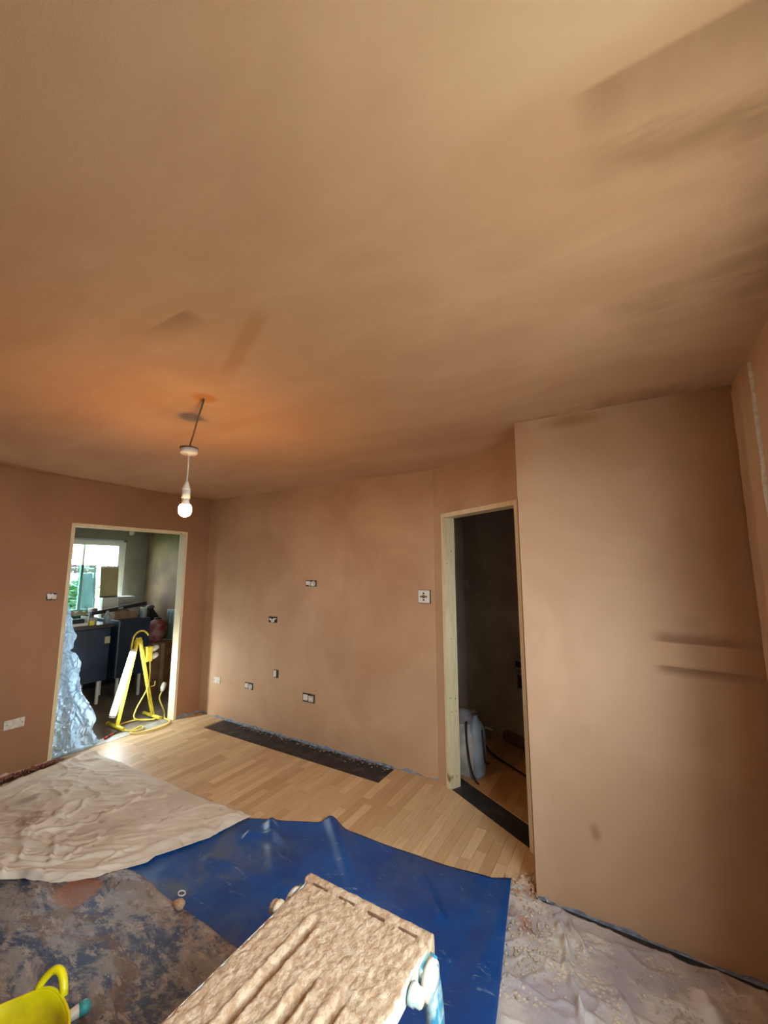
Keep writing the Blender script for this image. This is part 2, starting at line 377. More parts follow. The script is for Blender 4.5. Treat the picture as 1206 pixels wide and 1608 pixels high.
def fbm(x, y, z=0, o=4):
    return noise.fractal(Vector((x, y, z)), 1.0, 2.0, o)

# ------------------------------------------------------------------ the shell of the room
T = .1
S = 'structure'
floor = obj('floor', add_box(BM(), (KX-.2, YBACK-.1, -.12), (.56, 5.3, -.012)), 'base_floor', kind=S,
            label='floor of the room with beech laminate strips under the sheets', cat='floor')
obj('ceiling', add_box(BM(), (KX-.2, YBACK-.1, CEIL), (XE+.14, 5.3, CEIL+.12)), 'ceiling', kind=S,
    label='freshly skimmed pink plaster ceiling with damp trowel patches', cat='ceiling')
# left wall with the kitchen opening
AY0, AY1, AZ = 1.645, 2.758, 1.994
bm = BM()
add_box(bm, (-XA-T, YBACK-.1, 0), (-XA, AY0, CEIL)); add_box(bm, (-XA-T, AY1, 0), (-XA, KY, CEIL)); add_box(bm, (-XA-T, AY0, AZ), (-XA, AY1, CEIL))
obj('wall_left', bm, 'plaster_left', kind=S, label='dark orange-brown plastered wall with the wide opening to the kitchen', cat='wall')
obj('wall_far', add_box(BM(), (-XA, YB, 0), (XC, YB+T, CEIL)), 'plaster', kind=S,
    label='plastered wall with the scattered socket boxes and light bulb before it', cat='wall')
# angled wall with the narrow doorway
CS0, CS1, CZ = .105, .897, 2.012
bm = BM()
def cbox(bm, s0, s1, n0, n1, z0, z1): return add_prism(bm, [cpt(s0, n0)[:2], cpt(s1, n0)[:2], cpt(s1, n1)[:2], cpt(s0, n1)[:2]], z0, z1)
cbox(bm, 0, CS0, 0, T, 0, CEIL); cbox(bm, CS1, 1.35, 0, T, 0, CEIL); cbox(bm, CS0, CS1, 0, T, CZ, CEIL)
obj('wall_angled', bm, 'plaster', kind=S, label='short angled plaster wall around the dark narrow doorway', cat='wall')
# near right wall (a box: its left end turns back to the angled wall)
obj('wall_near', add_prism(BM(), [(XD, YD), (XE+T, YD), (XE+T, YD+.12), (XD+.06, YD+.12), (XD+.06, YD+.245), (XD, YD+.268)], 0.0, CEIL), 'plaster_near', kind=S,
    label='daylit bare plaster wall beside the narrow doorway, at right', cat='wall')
bm = BM()
X0, X1 = XE, XE+.14
add_box(bm, (X0, YBACK-.1, 0), (X1, WY0, CEIL)); add_box(bm, (X0, WY1, 0), (X1, YD, CEIL)); add_box(bm, (X0, WY0, 0), (X1, WY1, WZ0)); add_box(bm, (X0, WY0, WZ1), (X1, WY1, CEIL))
wr = obj('wall_right', bm, 'plaster', kind=S, label='wall at the right edge with vertical plaster beads', cat='wall')
obj('wall_behind', add_box(BM(), (-XA, YBACK-.1, 0), (XE, YBACK, CEIL)), 'bounce_absorber', kind=S, label='unseen brown wall behind the viewer, darkened to absorb light', cat='wall')  # unseen wall, set deep and dark brown to cut bounce light
# vertical bead ridges on the right wall
for k, (y, w, pr) in enumerate(((2.245, .03, .012), (2.12, .045, .012), (1.955, .018, .012))):
    bm = BM(); pts = []
    n = 40
    prev = None
    for i in range(n+1):
        z = .02 + (2.36-.02)*i/n; dy = .006*fbm(z*2.2, k*7.0)
        pr_i = pr*(.8+.4*fbm(z*5, 3+k))
        ring = [bm.verts.new((XE, y-w/2+dy, z)), bm.verts.new((XE-pr_i, y-w/6+dy, z)), bm.verts.new((XE-pr_i, y+w/6+dy, z)), bm.verts.new((XE, y+w/2+dy, z))]
        if prev:
            for a in range(3): bm.faces.new((prev[a], prev[a+1], ring[a+1], ring[a]))
        prev = ring
    obj('bead_ridge', bm, 'plaster' if k < 2 else 'cream_plate', wr, True)

# the daylight window beside the camera
def window(name, wx0, wx1, y0, y1, z0, z1, mull, label, sill_x):
    w = empty(name, ((wx0+wx1)/2, (y0+y1)/2, z0), label, 'window', kind=S)
    inv = Matrix.Translation(w.location).inverted()
    def part(nm, bm, mt):
        bmesh.ops.transform(bm, matrix=inv, verts=bm.verts); return obj(nm, bm, mt, w)
    f = .05
    bm = BM()
    add_box(bm, (wx0, y0, z0), (wx1, y1, z0+f)); add_box(bm, (wx0, y0, z1-f), (wx1, y1, z1)); add_box(bm, (wx0, y0, z0+f), (wx1, y0+f, z1-f)); add_box(bm, (wx0, y1-f, z0+f), (wx1, y1, z1-f))
    part('window_frame', bm, 'white_paint')
    ys = [y0+f] + list(mull) + [y1-f]
    for k in mull: part('mullion', add_box(BM(), (wx0, k-.016, z0+f), (wx1, k+.016, z1-f)), 'white_paint')
    for a, b in zip(ys, ys[1:]): part('pane', add_box(BM(), ((wx0+wx1)/2-.002, a, z0+f), ((wx0+wx1)/2+.002, b, z1-f)), 'glass')
    part('window_sill', add_box(BM(), (min(sill_x), y0-.02, z0-.025), (max(sill_x), y1+.02, z0)), 'white_paint')
window('window_1', XE+.08, XE+.13, WY0, WY1, WZ0, WZ1, [(WY0+WY1)/2], 'white framed window in the right wall beside the viewer', (XE-.04, XE+.08))

# kitchen and hall shells
bm = BM(); y0, y1, z0, z1 = KW
add_box(bm, (KX-.2, .9, 0), (KX, y0, CEIL)); add_box(bm, (KX-.2, y1+.10, 0), (KX, KY+.1, CEIL)); add_box(bm, (KX-.2, y0, 0), (KX, y1+.10, z0-.14)); add_box(bm, (KX-.2, y0, z1+.10), (KX, y1+.10, CEIL))
obj('wall_kitchen_far', bm, 'kitchen_far', kind=S, label='grey kitchen wall with the bright garden window', cat='wall')
obj('wall_kitchen_side', add_box(BM(), (KX, KY, 0), (-XA-T, KY+.1, CEIL)), 'kitchen_side', kind=S, label='brown bare plaster kitchen side wall behind the pale grey panel', cat='wall')
obj('wall_kitchen_near', add_box(BM(), (KX, .9, 0), (-XA-T, 1.0, CEIL)), 'kitchen_far', kind=S, label='kitchen wall out of sight left of the opening', cat='wall')
window('window_2', KX-.14, KX-.09, y0, y1+.10, z0-.14, z1+.10, [2.80], 'white framed kitchen window looking out to the garden', (KX-.09, KX+.05))
obj('trim_3', add_box(BM(), (KX-.085, y1-.005, z0-.12), (KX-.02, y1+.095, z1+.06)), 'white_paint', kind=S, label='wide white frame post at the right of the kitchen window', cat='trim')
obj('trim_4', add_box(BM(), (KX-.085, y0, z1), (KX-.02, y1-.005, z1+.07)), 'white_paint', kind=S, label='white frame head over the kitchen window', cat='trim')
bm = BM(); cbox(bm, -.95, 1.45, 1.03, 1.13, 0, CEIL)
obj('wall_hall_far', bm, 'hall_wall', kind=S, label='dark hallway wall seen through the narrow doorway', cat='wall')
bm = BM(); cbox(bm, -.95, -.87, -.46, 1.03, 0, CEIL); obj('wall_hall_left', bm, 'hall_wall', kind=S, label='hallway end wall hidden behind the far wall', cat='wall')
bm = BM(); cbox(bm, 1.35, 1.45, .11, 1.03, 0, CEIL); obj('wall_hall_right', bm, 'hall_wall', kind=S, label='hallway end wall hidden behind the near right wall', cat='wall')
# hallway and kitchen floor coverings
bm = BM(); cbox(bm, -.87, 1.35, .185, 1.03, -.011, -.002); obj('hall_floor_covering', bm, 'laminate2', floor)
obj('kitchen_floor_covering', add_box(BM(), (KX, 1.0, -.011), (-XA-T-.02, KY, -.002)), 'kitchen_floor', floor)
obj('threshold_strip', add_box(BM(), (-XA-T-.02, AY0+.03, -.011), (-XA, AY1-.03, .003)), 'alu', floor)
bm = BM(); cbox(bm, -.87, 1.35, .012, .185, -.0115, -.009); obj('doorway_trench', bm, 'trench', floor)
bm = BM(); n = 60
prev = None
for i in range(n+1):
    x = -3.776 + 2.071*i/n; row = []
    for j in range(9):
        y = 2.775 + .255*j/8; row.append(bm.verts.new((x, y, -.0105 + .006*max(0, fbm(x*9, y*9)))))
    if prev:
        for j in range(8): bm.faces.new((prev[j], row[j], row[j+1], prev[j+1]))
    prev = row
obj('wall_trench', bm, 'trench', floor, True)

# laminate strips: each one an object, clipped at the trench and the angled wall
def clip(poly, nx, ny, c):                               # keep nx*x+ny*y <= c
    out = []
    for i in range(len(poly)):
        a, b = poly[i], poly[(i+1) % len(poly)]; da, db = nx*a[0]+ny*a[1]-c, nx*b[0]+ny*b[1]-c
        if da <= 0: out.append(a)
        if da*db < 0: t = da/(da-db); out.append((a[0]+(b[0]-a[0])*t, a[1]+(b[1]-a[1])*t))
    return out
cc = NC.x*C0.x + NC.y*C0.y + .012
W = .0615; G = .0007; nstrip = 0
ncol = int((XA - .5)/W)+1
for i in range(ncol):
    x0 = -XA + i*W; x1 = min(x0+W, XD)
    ymin = 1.30 if x0 > -4.2 else 1.25
    ymin = 1.85 if x0 < -2.3 else (1.9 if x0 < -1.0 else 2.1)
    top = 3.03 if (x1 < -3.776 or x0 > -1.72) else 2.775
    y = ymin - random.uniform(0, .3)
    while y < top:
        L = random.choice((.30, .38, .42, .46, .52)); y2 = min(y+L, top)
        if top - y2 < .06: y2 = top
        P = [(x0+G, y+G), (x1-G, y+G), (x1-G, y2-G), (x0+G, y2-G)]
        P = clip(P, NC.x, NC.y, cc)
        if len(P) >= 3 and (y2-y) > .01 and x1-x0 > .01:
            obj('floor_strip', add_prism(BM(), P, -.0115, -.0004*random.random()), 'laminate', floor); nstrip += 1
        y = y2
# board edges along the wall feet
def foot(name, a, b, h, t, mat, label, seed):
    a, b = Vector(a), Vector(b); d = (b-a); L = d.length; d.normalize(); nrm = Vector((d.y, -d.x, 0)); bm = BM(); prev = None; n = int(L/.02)
    for i in range(n+1):
        p = a + d*(L*i/n); hh = max(.001, h*(.5+1.1*fbm(i*.02*7, seed)))
        r = [bm.verts.new(p + Vector((0, 0, -.01))), bm.verts.new(p + nrm*t + Vector((0, 0, -.01))), bm.verts.new(p + nrm*t + Vector((0, 0, hh))), bm.verts.new(p + Vector((0, 0, hh)))]
        if prev:
            for k in range(4): bm.faces.new((prev[k], prev[(k+1) % 4], r[(k+1) % 4], r[k]))
        prev = r
    return obj(name, bm, mat, kind=S, label=label, cat='trim')
foot('baseboard_far', (-XA, YB, 0), (XC, YB, 0), .022, .002, 'blueboard', 'ragged blue-grey plasterboard edge at the foot of the socket wall', 1)
foot('baseboard_left', (-XA, AY1, 0), (-XA, YB, 0), .034, .002, 'blueboard', 'ragged grey plasterboard edge right of the kitchen opening', 5)
foot('baseboard_near', (XD, YD, 0), (XE, YD, 0), .018, .003, 'blueboard', 'pale blue board edge under the near right wall', 9)
foot('baseboard_wall_left', (-XA, YBACK, 0), (-XA, AY0, 0), .03, .003, 'debris', 'broken plaster edge at the foot of the left wall', 13)
bm = BM(); pts = [(XD, YD-.012), (XE, YD-.03), (XE, YD-.001), (XD-.01, YD-.001)]; add_prism(bm, pts, -.012, -.002)
obj('floor_edge_gap', bm, 'darkgap', floor)

# door linings
dA = empty('door_1', (-XA, (AY0+AY1)/2, 0), 'wide kitchen opening lined with pale pine boards', 'doorway', kind=S)
def pA(nm, a, b):
    bm = rbox(a, b, .002); bmesh.ops.translate(bm, vec=-dA.location, verts=bm.verts); return obj(nm, bm, 'pine', dA)
pA('jamb', (-XA-T-.004, AY0-.002, 0), (-XA+.004, AY0+.027, AZ)); pA('jamb', (-XA-T-.004, AY1-.027, 0), (-XA+.004, AY1+.002, AZ)); pA('head', (-XA-T-.004, AY0+.027, AZ-.028), (-XA+.004, AY1-.027, AZ+.002))
dC = empty('door_2', cpt((CS0+CS1)/2, 0), 'narrow doorway with pine lining in the angled wall', 'doorway', kind=S)
def pC(nm, s0, s1, z0, z1):
    bm = BM(); cbox(bm, s0, s1, -.005, T+.004, z0, z1); bmesh.ops.translate(bm, vec=-dC.location, verts=bm.verts)
    return obj(nm, bm, 'pine', dC)
pC('jamb', CS0-.002, CS0+.027, -.008, CZ); pC('jamb', CS1-.027, CS1+.002, -.008, CZ); pC('head', CS0+.027, CS1-.027, CZ-.03, CZ+.002)
# screw heads in the left jamb of the narrow doorway
jl = [o for o in dC.children if o.name.startswith('jamb')][0]
for s in ((.03, .07), (.07, .07), (.03, .62), (.075, .61), (.04, .52), (.08, .52), (.05, 1.05), (.03, 1.62), (.07, 1.72)):
    p = cpt(CS0+.0272, s[0], s[1]); bm = add_lathe(BM(), [(.0045, -.002), (.0045, .0012), (.002, .0016)], p, 10, Matrix.Rotation(PI/2, 4, 'Y'))
    bmesh.ops.translate(bm, vec=-dC.location, verts=bm.verts); obj('screw_head', bm, 'grey_metal', jl)

# filled patch on the near right wall: a shallow raised panel of plaster
bm = BM(); nx, nz = 40, 26; px0, px1, pz0, pz1 = .06, .43, 1.10, 1.31; grid = []
for i in range(nx+1):
    row = []
    for j in range(nz+1):
        x = px0+(px1-px0)*i/nx; z = pz0+(pz1-pz0)*j/nz; zz = z + (x-.1)*.02
        s = lambda t, a, b: (lambda u: u*u*(3-2*u))(max(0, min(1, (t-a)/(b-a))))
        rise = s(zz, 1.148, 1.156)*(1-s(zz, 1.252, 1.285))*s(x, .08, .14)*(1-s(x, .37, .42)) - .0*z
        row.append(bm.verts.new((x, YD-.0004-.0085*rise, z)))
    grid.append(row)
for i in range(nx):
    for j in range(nz): bm.faces.new((grid[i][j], grid[i+1][j], grid[i+1][j+1], grid[i][j+1]))
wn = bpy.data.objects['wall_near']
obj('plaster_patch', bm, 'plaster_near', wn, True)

# ------------------------------------------------------------------ sheets on the floor
def coons(bot, top, left, right, nu, nv, hfun):
    """grid between four polylines; bot/top run left->right, left/right run bottom->top"""
    def at(P, t):
        ls = [0]
        for a, b in zip(P, P[1:]): ls.append(ls[-1] + math.hypot(b[0]-a[0], b[1]-a[1]))
        t *= ls[-1]
        for i in range(len(P)-1):
            if t <= ls[i+1] or i == len(P)-2:
                k = (t-ls[i])/(ls[i+1]-ls[i]); return (P[i][0]+(P[i+1][0]-P[i][0])*k, P[i][1]+(P[i+1][1]-P[i][1])*k)
    bm = BM(); g = []
    for i in range(nu+1):
        u = i/nu; row = []; B, Tp = at(bot, u), at(top, u)
        for j in range(nv+1):
            v = j/nv; Lf, Rt = at(left, v), at(right, v)
            p = [(1-v)*B[k]+v*Tp[k]+(1-u)*Lf[k]+u*Rt[k]-((1-u)*(1-v)*bot[0][k]+u*(1-v)*bot[-1][k]+(1-u)*v*top[0][k]+u*v*top[-1][k]) for k in (0, 1)]
            e = min(u, 1-u, v, 1-v)
            row.append(bm.verts.new((p[0], p[1], hfun(p[0], p[1], u, v, e))))
        g.append(row)
    for i in range(nu):
        for j in range(nv): bm.faces.new((g[i][j], g[i+1][j], g[i+1][j+1], g[i][j+1]))
    return bm
def seg(px, py, a, b):
    dx, dy = b[0]-a[0], b[1]-a[1]; t = max(0, min(1, ((px-a[0])*dx+(py-a[1])*dy)/(dx*dx+dy*dy)))
    return math.hypot(px-a[0]-dx*t, py-a[1]-dy*t), t
def ridge(n): return (1-min(1, abs(n)*2.2))**2

FLAT = [(-.519, 1.192), (-.519, .10), (-1.036, 1.192), (-1.036, .10)]
def flat(h, x, y, z):
    for fx, fy in FLAT:
        k = max(0, min(1, (math.hypot(x-fx, y-fy)-.05)/.05)); h = z+(h-z)*k
    k = max(0, min(1, (math.hypot(x+1.53, y-.525)-.15)/.06)); return z+(h-z)*k
def h_blue(x, y, u, v, e):
    h = .004 + .005*max(0, fbm(x*2.2, y*2.2, 3)) + .003*fbm(x*7, y*7, 5, 3)
    d, t = seg(x, y, (-2.02, 2.0), (-1.70, 1.72)); h += .042*math.exp(-(d/.035)**2)*(1-.7*t)
    d, t = seg(x, y, (-2.05, 1.86), (-1.86, 1.90)); h += .040*math.exp(-(d/.03)**2)
    d, t = seg(x, y, (-1.72, 2.22), (-1.22, 1.80)); h += .048*math.exp(-(d/.045)**2)*(1-.5*t)
    d, t = seg(x, y, (-1.03, 2.10), (-.86, 1.92)); h += .016*math.exp(-(d/.02)**2)
    d, t = seg(x, y, (-2.1, 1.62), (-1.5, 1.7)); h += .010*math.exp(-(d/.03)**2)
    return flat(max(.003, h), x, y, .004)
bm = coons([(-2.75, .35), (-.42, .35)], [(-2.20, 1.975), (-2.004, 2.062), (-1.86, 2.14), (-1.732, 2.201), (-1.342, 2.213), (-.956, 2.237), (-.623, 2.291)],
           [(-2.75, .35), (-2.5, 1.3), (-2.20, 1.975)], [(-.42, .35), (-.50, 1.55), (-.536, 1.779), (-.571, 1.981), (-.623, 2.291)], 150, 120, h_blue)
o = obj('blue_tarpaulin', bm, 'tarp', smooth=True, label='clean royal blue plastic tarpaulin on the laminate, between cream sheet and gritty sheet', cat='tarpaulin'); solid(o, .0015)

def h_dirty(x, y, u, v, e):
    h = .012 + .010*max(0, fbm(x*2.6, y*3.2, 9)) + .004*abs(fbm(x*9, y*12, 2)) + .012*ridge(fbm(x*1.2+y*2.1, y*1.2, 7, 2))
    d, t = seg(x, y, (-2.40, 1.25), (-2.15, 1.33)); h += .015*math.exp(-(d/.03)**2)
    h = .007+(h-.007)*min(1, u/.12)
    return flat(h, x, y, .009)
bm = coons([(-3.3, .3), (-.95, .2)], [(-2.50, 1.33), (-2.30, 1.345), (-2.146, 1.337), (-1.929, 1.334), (-1.744, 1.337), (-1.545, 1.331), (-.95, 1.30)],
           [(-3.3, .3), (-3.1, .75), (-2.50, 1.33)], [(-.95, .2), (-.95, 1.30)], 160, 90, h_dirty)
o = obj('stained_tarpaulin', bm, 'dirty_tarp', smooth=True, label='dark tarpaulin smeared with dried plaster around the yellow tub', cat='tarpaulin'); solid(o, .0015)

def h_cloth(x, y, u, v, e):
    ca, sa = math.cos(.50), math.sin(.50); p, q_ = x*ca+y*sa, -x*sa+y*ca
    wob = .35*fbm(p*1.3, q_*1.3, 21, 2)
    def cr(n, k): return max(0, 1-abs(n)*k)**2
    w = cr(fbm(p*.9+wob, q_*4.2+wob, 1, 2), 4.5); w2 = cr(fbm(p*2.4+5, q_*7+wob*3, 4, 2), 5); w3 = cr(fbm(x*4+9, y*4, 6, 2), 6); w4 = cr(fbm(p*3+2, q_*15, 14, 2), 5)
    msk = .35+.65*max(0, min(1, .5+1.4*fbm(x*1.5, y*1.5, 31, 2)))
    h = .018 + msk*(.020*w + .017*w2 + .016*w3 + .007*w4) + .012*fbm(x*2.2, y*2.2, 8, 3)
    f = min(1, min(e/.03, 1)); h = .008 + (h-.008)*(.35+.65*f)
    h += .020*math.exp(-((1-u-.045)/.016)**2)*(.5+.5*fbm(v*9, 3)) + .028*math.exp(-((u-.05)/.018)**2)*(.4+v*.6)
    return max(.010, h)
bm = coons([(-4.10, .2), (-3.35, .2)], [(-4.142, 1.912), (-3.579, 1.942), (-2.993, 1.956), (-2.558, 1.960), (-2.238, 1.985), (-2.187, 1.992)],
           [(-4.10, .2), (-4.048, 1.298), (-4.078, 1.493), (-4.112, 1.713), (-4.142, 1.912)],
           [(-3.35, .2), (-2.95, .90), (-2.855, .962), (-2.788, 1.016), (-2.612, 1.087), (-2.48, 1.20), (-2.39, 1.356), (-2.348, 1.42), (-2.355, 1.47), (-2.317, 1.541), (-2.236, 1.726), (-2.187, 1.992)], 260, 230, h_cloth)
o = obj('cotton_dust_sheet', bm, 'dust_sheet', smooth=True, label='wrinkled cream cotton dust sheet with brown stains below the kitchen opening', cat='dust sheet'); solid(o, .002)

def h_poly(x, y, u, v, e):
    h = .004 + .008*max(0, fbm(x*4, y*4, 11)) + .002*abs(fbm(x*30, y*30, 2, 2))
    h += .009*max(0, 1-abs(fbm(x*2.6, y*3.4, 12, 3))*5)**2 + .005*max(0, 1-abs(fbm(x*6+4, y*5, 15, 2))*6)**2
    wx, wy = x+.03*fbm(x*9, y*9, 40, 2), y+.03*fbm(x*9, y*9, 50, 2)
    for a, b, s, w in (((-.40, 2.17), (-.33, 2.02), .034, .016), ((-.36, 2.2), (-.27, 2.06), .026, .012), ((-.33, 2.02), (-.27, 1.80), .028, .014), ((-.27, 1.80), (-.15, 1.78), .018, .010), ((-.27, 1.80), (-.20, 1.62), .020, .010),
                       ((-.16, 1.95), (-.05, 1.78), .024, .013), ((.12, 2.08), (.22, 1.86), .034, .03), ((-.05, 1.70), (.02, 1.55), .020, .010), ((-.52, 1.80), (-.30, 1.79), .010, .008)):
        d, t = seg(wx, wy, a, b); h += s*math.exp(-(d/w)**2)
    return flat(max(.003, h), x, y, .003)
bm = coons([(-.60, .5), (.44, .5)], [(-.64, 2.262), (-.56, 2.30), (-.50, 2.250), (-.41, 2.245), (-.2, 2.236), (.1, 2.226), (.2, 2.25), (.44, 2.225)],
           [(-.60, .5), (-.60, 1.6), (-.63, 2.0), (-.64, 2.262)], [(.44, .5), (.44, 2.225)], 170, 260, h_poly)
bm.verts.ensure_lookup_table()
o = obj('gritty_sheet', bm, 'poly', smooth=True, label='crumpled grey polythene sheet covered in pale grit below the near right wall', cat='dust sheet'); solid(o, .001)
# the blue tarpaulin lies over the gritty sheet
for v in bpy.data.objects['blue_tarpaulin'].data.vertices:
    if v.co.x > -.72: v.co.z += .022*min(1, (v.co.x+.72)/.1)

# rubble
def rubble(name, n, fn, rmin, rmax, mat, label):
    bm = BM()
    for i in range(n):
        x, y, z = fn(); r = random.uniform(rmin, rmax)
        g = bmesh.ops.create_icosphere(bm, subdivisions=1, radius=r)
        for v in g['verts']: v.co = Vector((v.co.x*random.uniform(.6, 1.3)+x, v.co.y*random.uniform(.6, 1.3)+y, v.co.z*random.uniform(.4, .9)+z+r*.4))
    return obj(name, bm, mat, label=label, cat='rubble', kind='stuff')
R = random.uniform
rubble('red_rubble', 420, lambda: (lambda y: (-XA+.005+abs(random.gauss(0, .035)), y, 0))(R(.6, 1.72)), .004, .014, 'debris_red', 'reddish brick and plaster rubble along the foot of the left wall')
rubble('trench_rubble', 240, lambda: (lambda x: (x, YB-.012-abs(random.gauss(0, .03)), -.008))(R(-3.5, -1.75)), .003, .011, 'debris_dark', 'crumbs of plaster in the dark strip under the socket wall')
rubble('corner_rubble', 220, lambda: (random.gauss(-.56, .035), random.gauss(2.30, .04), .006), .003, .010, 'debris', 'pale plaster crumbs heaped by the corner of the near right wall')
rubble('grit_on_sheet', 700, lambda: (random.choice((random.gauss(-.46, .06), random.gauss(.12, .10))), random.gauss(1.98, .10), .010), .002, .007, 'grit', 'scattered pale plaster grit on the grey polythene sheet')
bm = BM(); g = bmesh.ops.create_icosphere(bm, subdivisions=2, radius=.024)
for v in g['verts']: v.co *= 1+.35*fbm(v.co.x*60, v.co.y*60, v.co.z*60)
bmesh.ops.scale(bm, vec=(1.2, .9, .8), verts=bm.verts)
obj('plaster_lump', bm, 'lump', smooth=True, loc=(-1.912, 1.325, .033), label='small pale plaster lump on the edge of the stained tarpaulin', cat='plaster lump')
bm = BM(); pts = [(.020*math.cos(t*2*PI/20), .014*math.sin(t*2*PI/20), 0) for t in range(20)]; add_tube(bm, pts+[pts[0]], .003, 6)
obj('wire_ring', bm, 'white_plastic', loc=(-1.985, 1.385, .016), label='tiny white wire ring beside the plaster lump', cat='ring')

# ------------------------------------------------------------------ hop-up work platform
BX0, BX1, BY0, BY1, BZ = -1.002, -.553, .10, 1.192, .55
hop = empty('work_platform', ((BX0+BX1)/2, (BY0+BY1)/2, 0), 'plaster-caked hop-up work platform with blue folding legs in the foreground', 'platform')
def hp(nm, bm, mt, sm=False, par=None, label=None):
    bmesh.ops.translate(bm, vec=-hop.location, verts=bm.verts); return obj(nm, bm, mt, par or hop, sm, label=label)
nx, ny = 120, 280; bm = BM(); g = []
grooves = ((-.872, .45, 1.075), (-.768, .3, .935), (-.672, .3, .935))
def deck_h(x, y):
    h = .0035*fbm(x*48, y*40, 1, 4) + .004*abs(fbm(x*95, y*80, 4, 3)) + .0025*fbm(x*9, y*9, 2)
    gd = 0
    for gx, ga, gb in grooves:
        if y < gb: 
            k = min(1, (gb-y)/.05); w = .013
            gd += k*(-.013*math.exp(-(((x-gx)/w))**4) + .005*math.exp(-((x-gx+.024)/.007)**2) + .004*math.exp(-((x-gx-.024)/.007)**2))
    for k in range(5):
        gx = BX0+.045+k*.09; gd += .0007*math.exp(-((x-gx)/.008)**2)
    return h+gd
for i in range(nx+1):
    row = []
    for j in range(ny+1):
        x = BX0+(BX1-BX0)*i/nx; y = BY0+(BY1-.035-BY0)*j/ny
        ex = min(x-BX0, BX1-x)/.02; rd = -.008*max(0, 1-ex)**2
        row.append(bm.verts.new((x+.003*fbm(y*14, i*.01) if i in (0, nx) else x, y, BZ+deck_h(x, y)+rd)))
    g.append(row)
for i in range(nx):
    for j in range(ny): bm.faces.new((g[i][j], g[i+1][j], g[i+1][j+1], g[i][j+1]))
hp('deck', bm, 'deck', True)
bm = BM(); add_box(bm, (BX0+.002, BY0, BZ-.05), (BX0+.02, BY1-.035, BZ-.004)); hp('side_rail', bm, 'bench_white')
bm = BM(); add_box(bm, (BX1-.02, BY0, BZ-.05), (BX1-.002, BY1-.035, BZ-.004)); hp('side_rail', bm, 'bench_white')
hp('underside', add_box(BM(), (BX0+.02, BY0, BZ-.03), (BX1-.02, BY1-.035, BZ-.014)), 'alu')
# end caps with a row of slots
for yy in (BY1-.036, BY0-.002):
    bm = BM(); nx2 = 60; gg = []
    for i in range(nx2+1):
        row = []
        for (dy, dz) in ((0, -.05), (0, -.002), (.004, .003), (.010, .004), (.030, .002), (.036, -.006), (.037, -.05)):
            x = BX0-.004+(BX1-BX0+.008)*i/nx2; slot = any(abs(x-(BX0+.065+k*.107)) < .032 for k in range(4))
            dz2 = dz + (.005 if dz > -.01 else 0) + (.0022*fbm(x*50, dy*200, 3) if dz > -.01 else 0) - (.006 if slot and dy == .004 else 0)
            row.append(bm.verts.new((x, yy+dy+(.002*fbm(x*30, dz*90)), BZ+dz2)))
        gg.append(row)
    for i in range(nx2):
        for j in range(6): bm.faces.new((gg[i][j], gg[i+1][j], gg[i+1][j+1], gg[i][j+1]))
    bm.faces.new([r for r in gg[0]]); bm.faces.new([r for r in gg[-1]])
    cap = hp('end_cap', bm, 'deck', True)
    for k in range(4):
        x = BX0+.065+k*.107; hp('slot', add_box(BM(), (x-.030, yy-.001, BZ-.004), (x+.030, yy+.003, BZ+.0065)), 'slot', par=cap)
# legs with hinge plates
for sx in (0, 1):
    for sy in (0, 1):
        X = BX1+.012 if sx else BX0-.012; Y = BY1-.06 if sy else BY0+.06; out = 1 if sx else -1; oy = 1 if sy else -1
        bm = BM(); n = 14; prev = None
        for i in range(n+1):
            t = i/n; z = (BZ-.02)*(1-t)+.036*t; w = .034-.010*t; d = .014
            cx = X+out*.022*t+ (out*.006*math.sin(PI*min(1, t*2.2))); cy = Y+oy*.06*t
            ring = [bm.verts.new((cx-d, cy-w, z)), bm.verts.new((cx+d, cy-w*.8, z)), bm.verts.new((cx+d, cy+w*.8, z)), bm.verts.new((cx-d, cy+w, z))]
            if prev:
                for a in range(4): bm.faces.new((prev[a], prev[(a+1) % 4], ring[(a+1) % 4], ring[a]))
            else: bm.faces.new(ring[::-1])
            prev = ring
        bm.faces.new(prev)
        leg = hp('leg', bm, 'bench_blue' , True)
        hp('foot_pad', rbox((X+out*.022-.022, Y+oy*.06-.034, .030), (X+out*.022+.022, Y+oy*.06+.034, .05), .006), 'black', par=leg)
        add = add_lathe(BM(), [(.0, .012), (.016, .013), (.018, .009), (.030, .009), (.032, .004), (.042, .004), (.044, -.012), (.0, -.012)], (X+out*.012, Y-.005, BZ-.055), 28, Matrix.Rotation(out*PI/2, 4, 'Y'))
        hp('hinge_plate', add, 'bench_white', True)
        if sx and sy: hp('sticker', rbox((X+.0185, Y-.004, BZ-.155), (X+.0225, Y+.011, BZ-.105), .001), 'sticker', par=leg, label='yellow sticker')
        # locking knob under the rail
        kb = add_lathe(BM(), [(0, .022), (.016, .021), (.020, .016), (.020, .004), (.024, 0), (.024, -.012), (0, -.012)], (X+out*.004, Y-oy*.085, BZ-.018 if not sx else BZ-.03), 10, Matrix.Rotation(out*PI/2, 4, 'Y'))
        hp('locking_knob', kb, 'bench_white' if sx else 'deck', True)

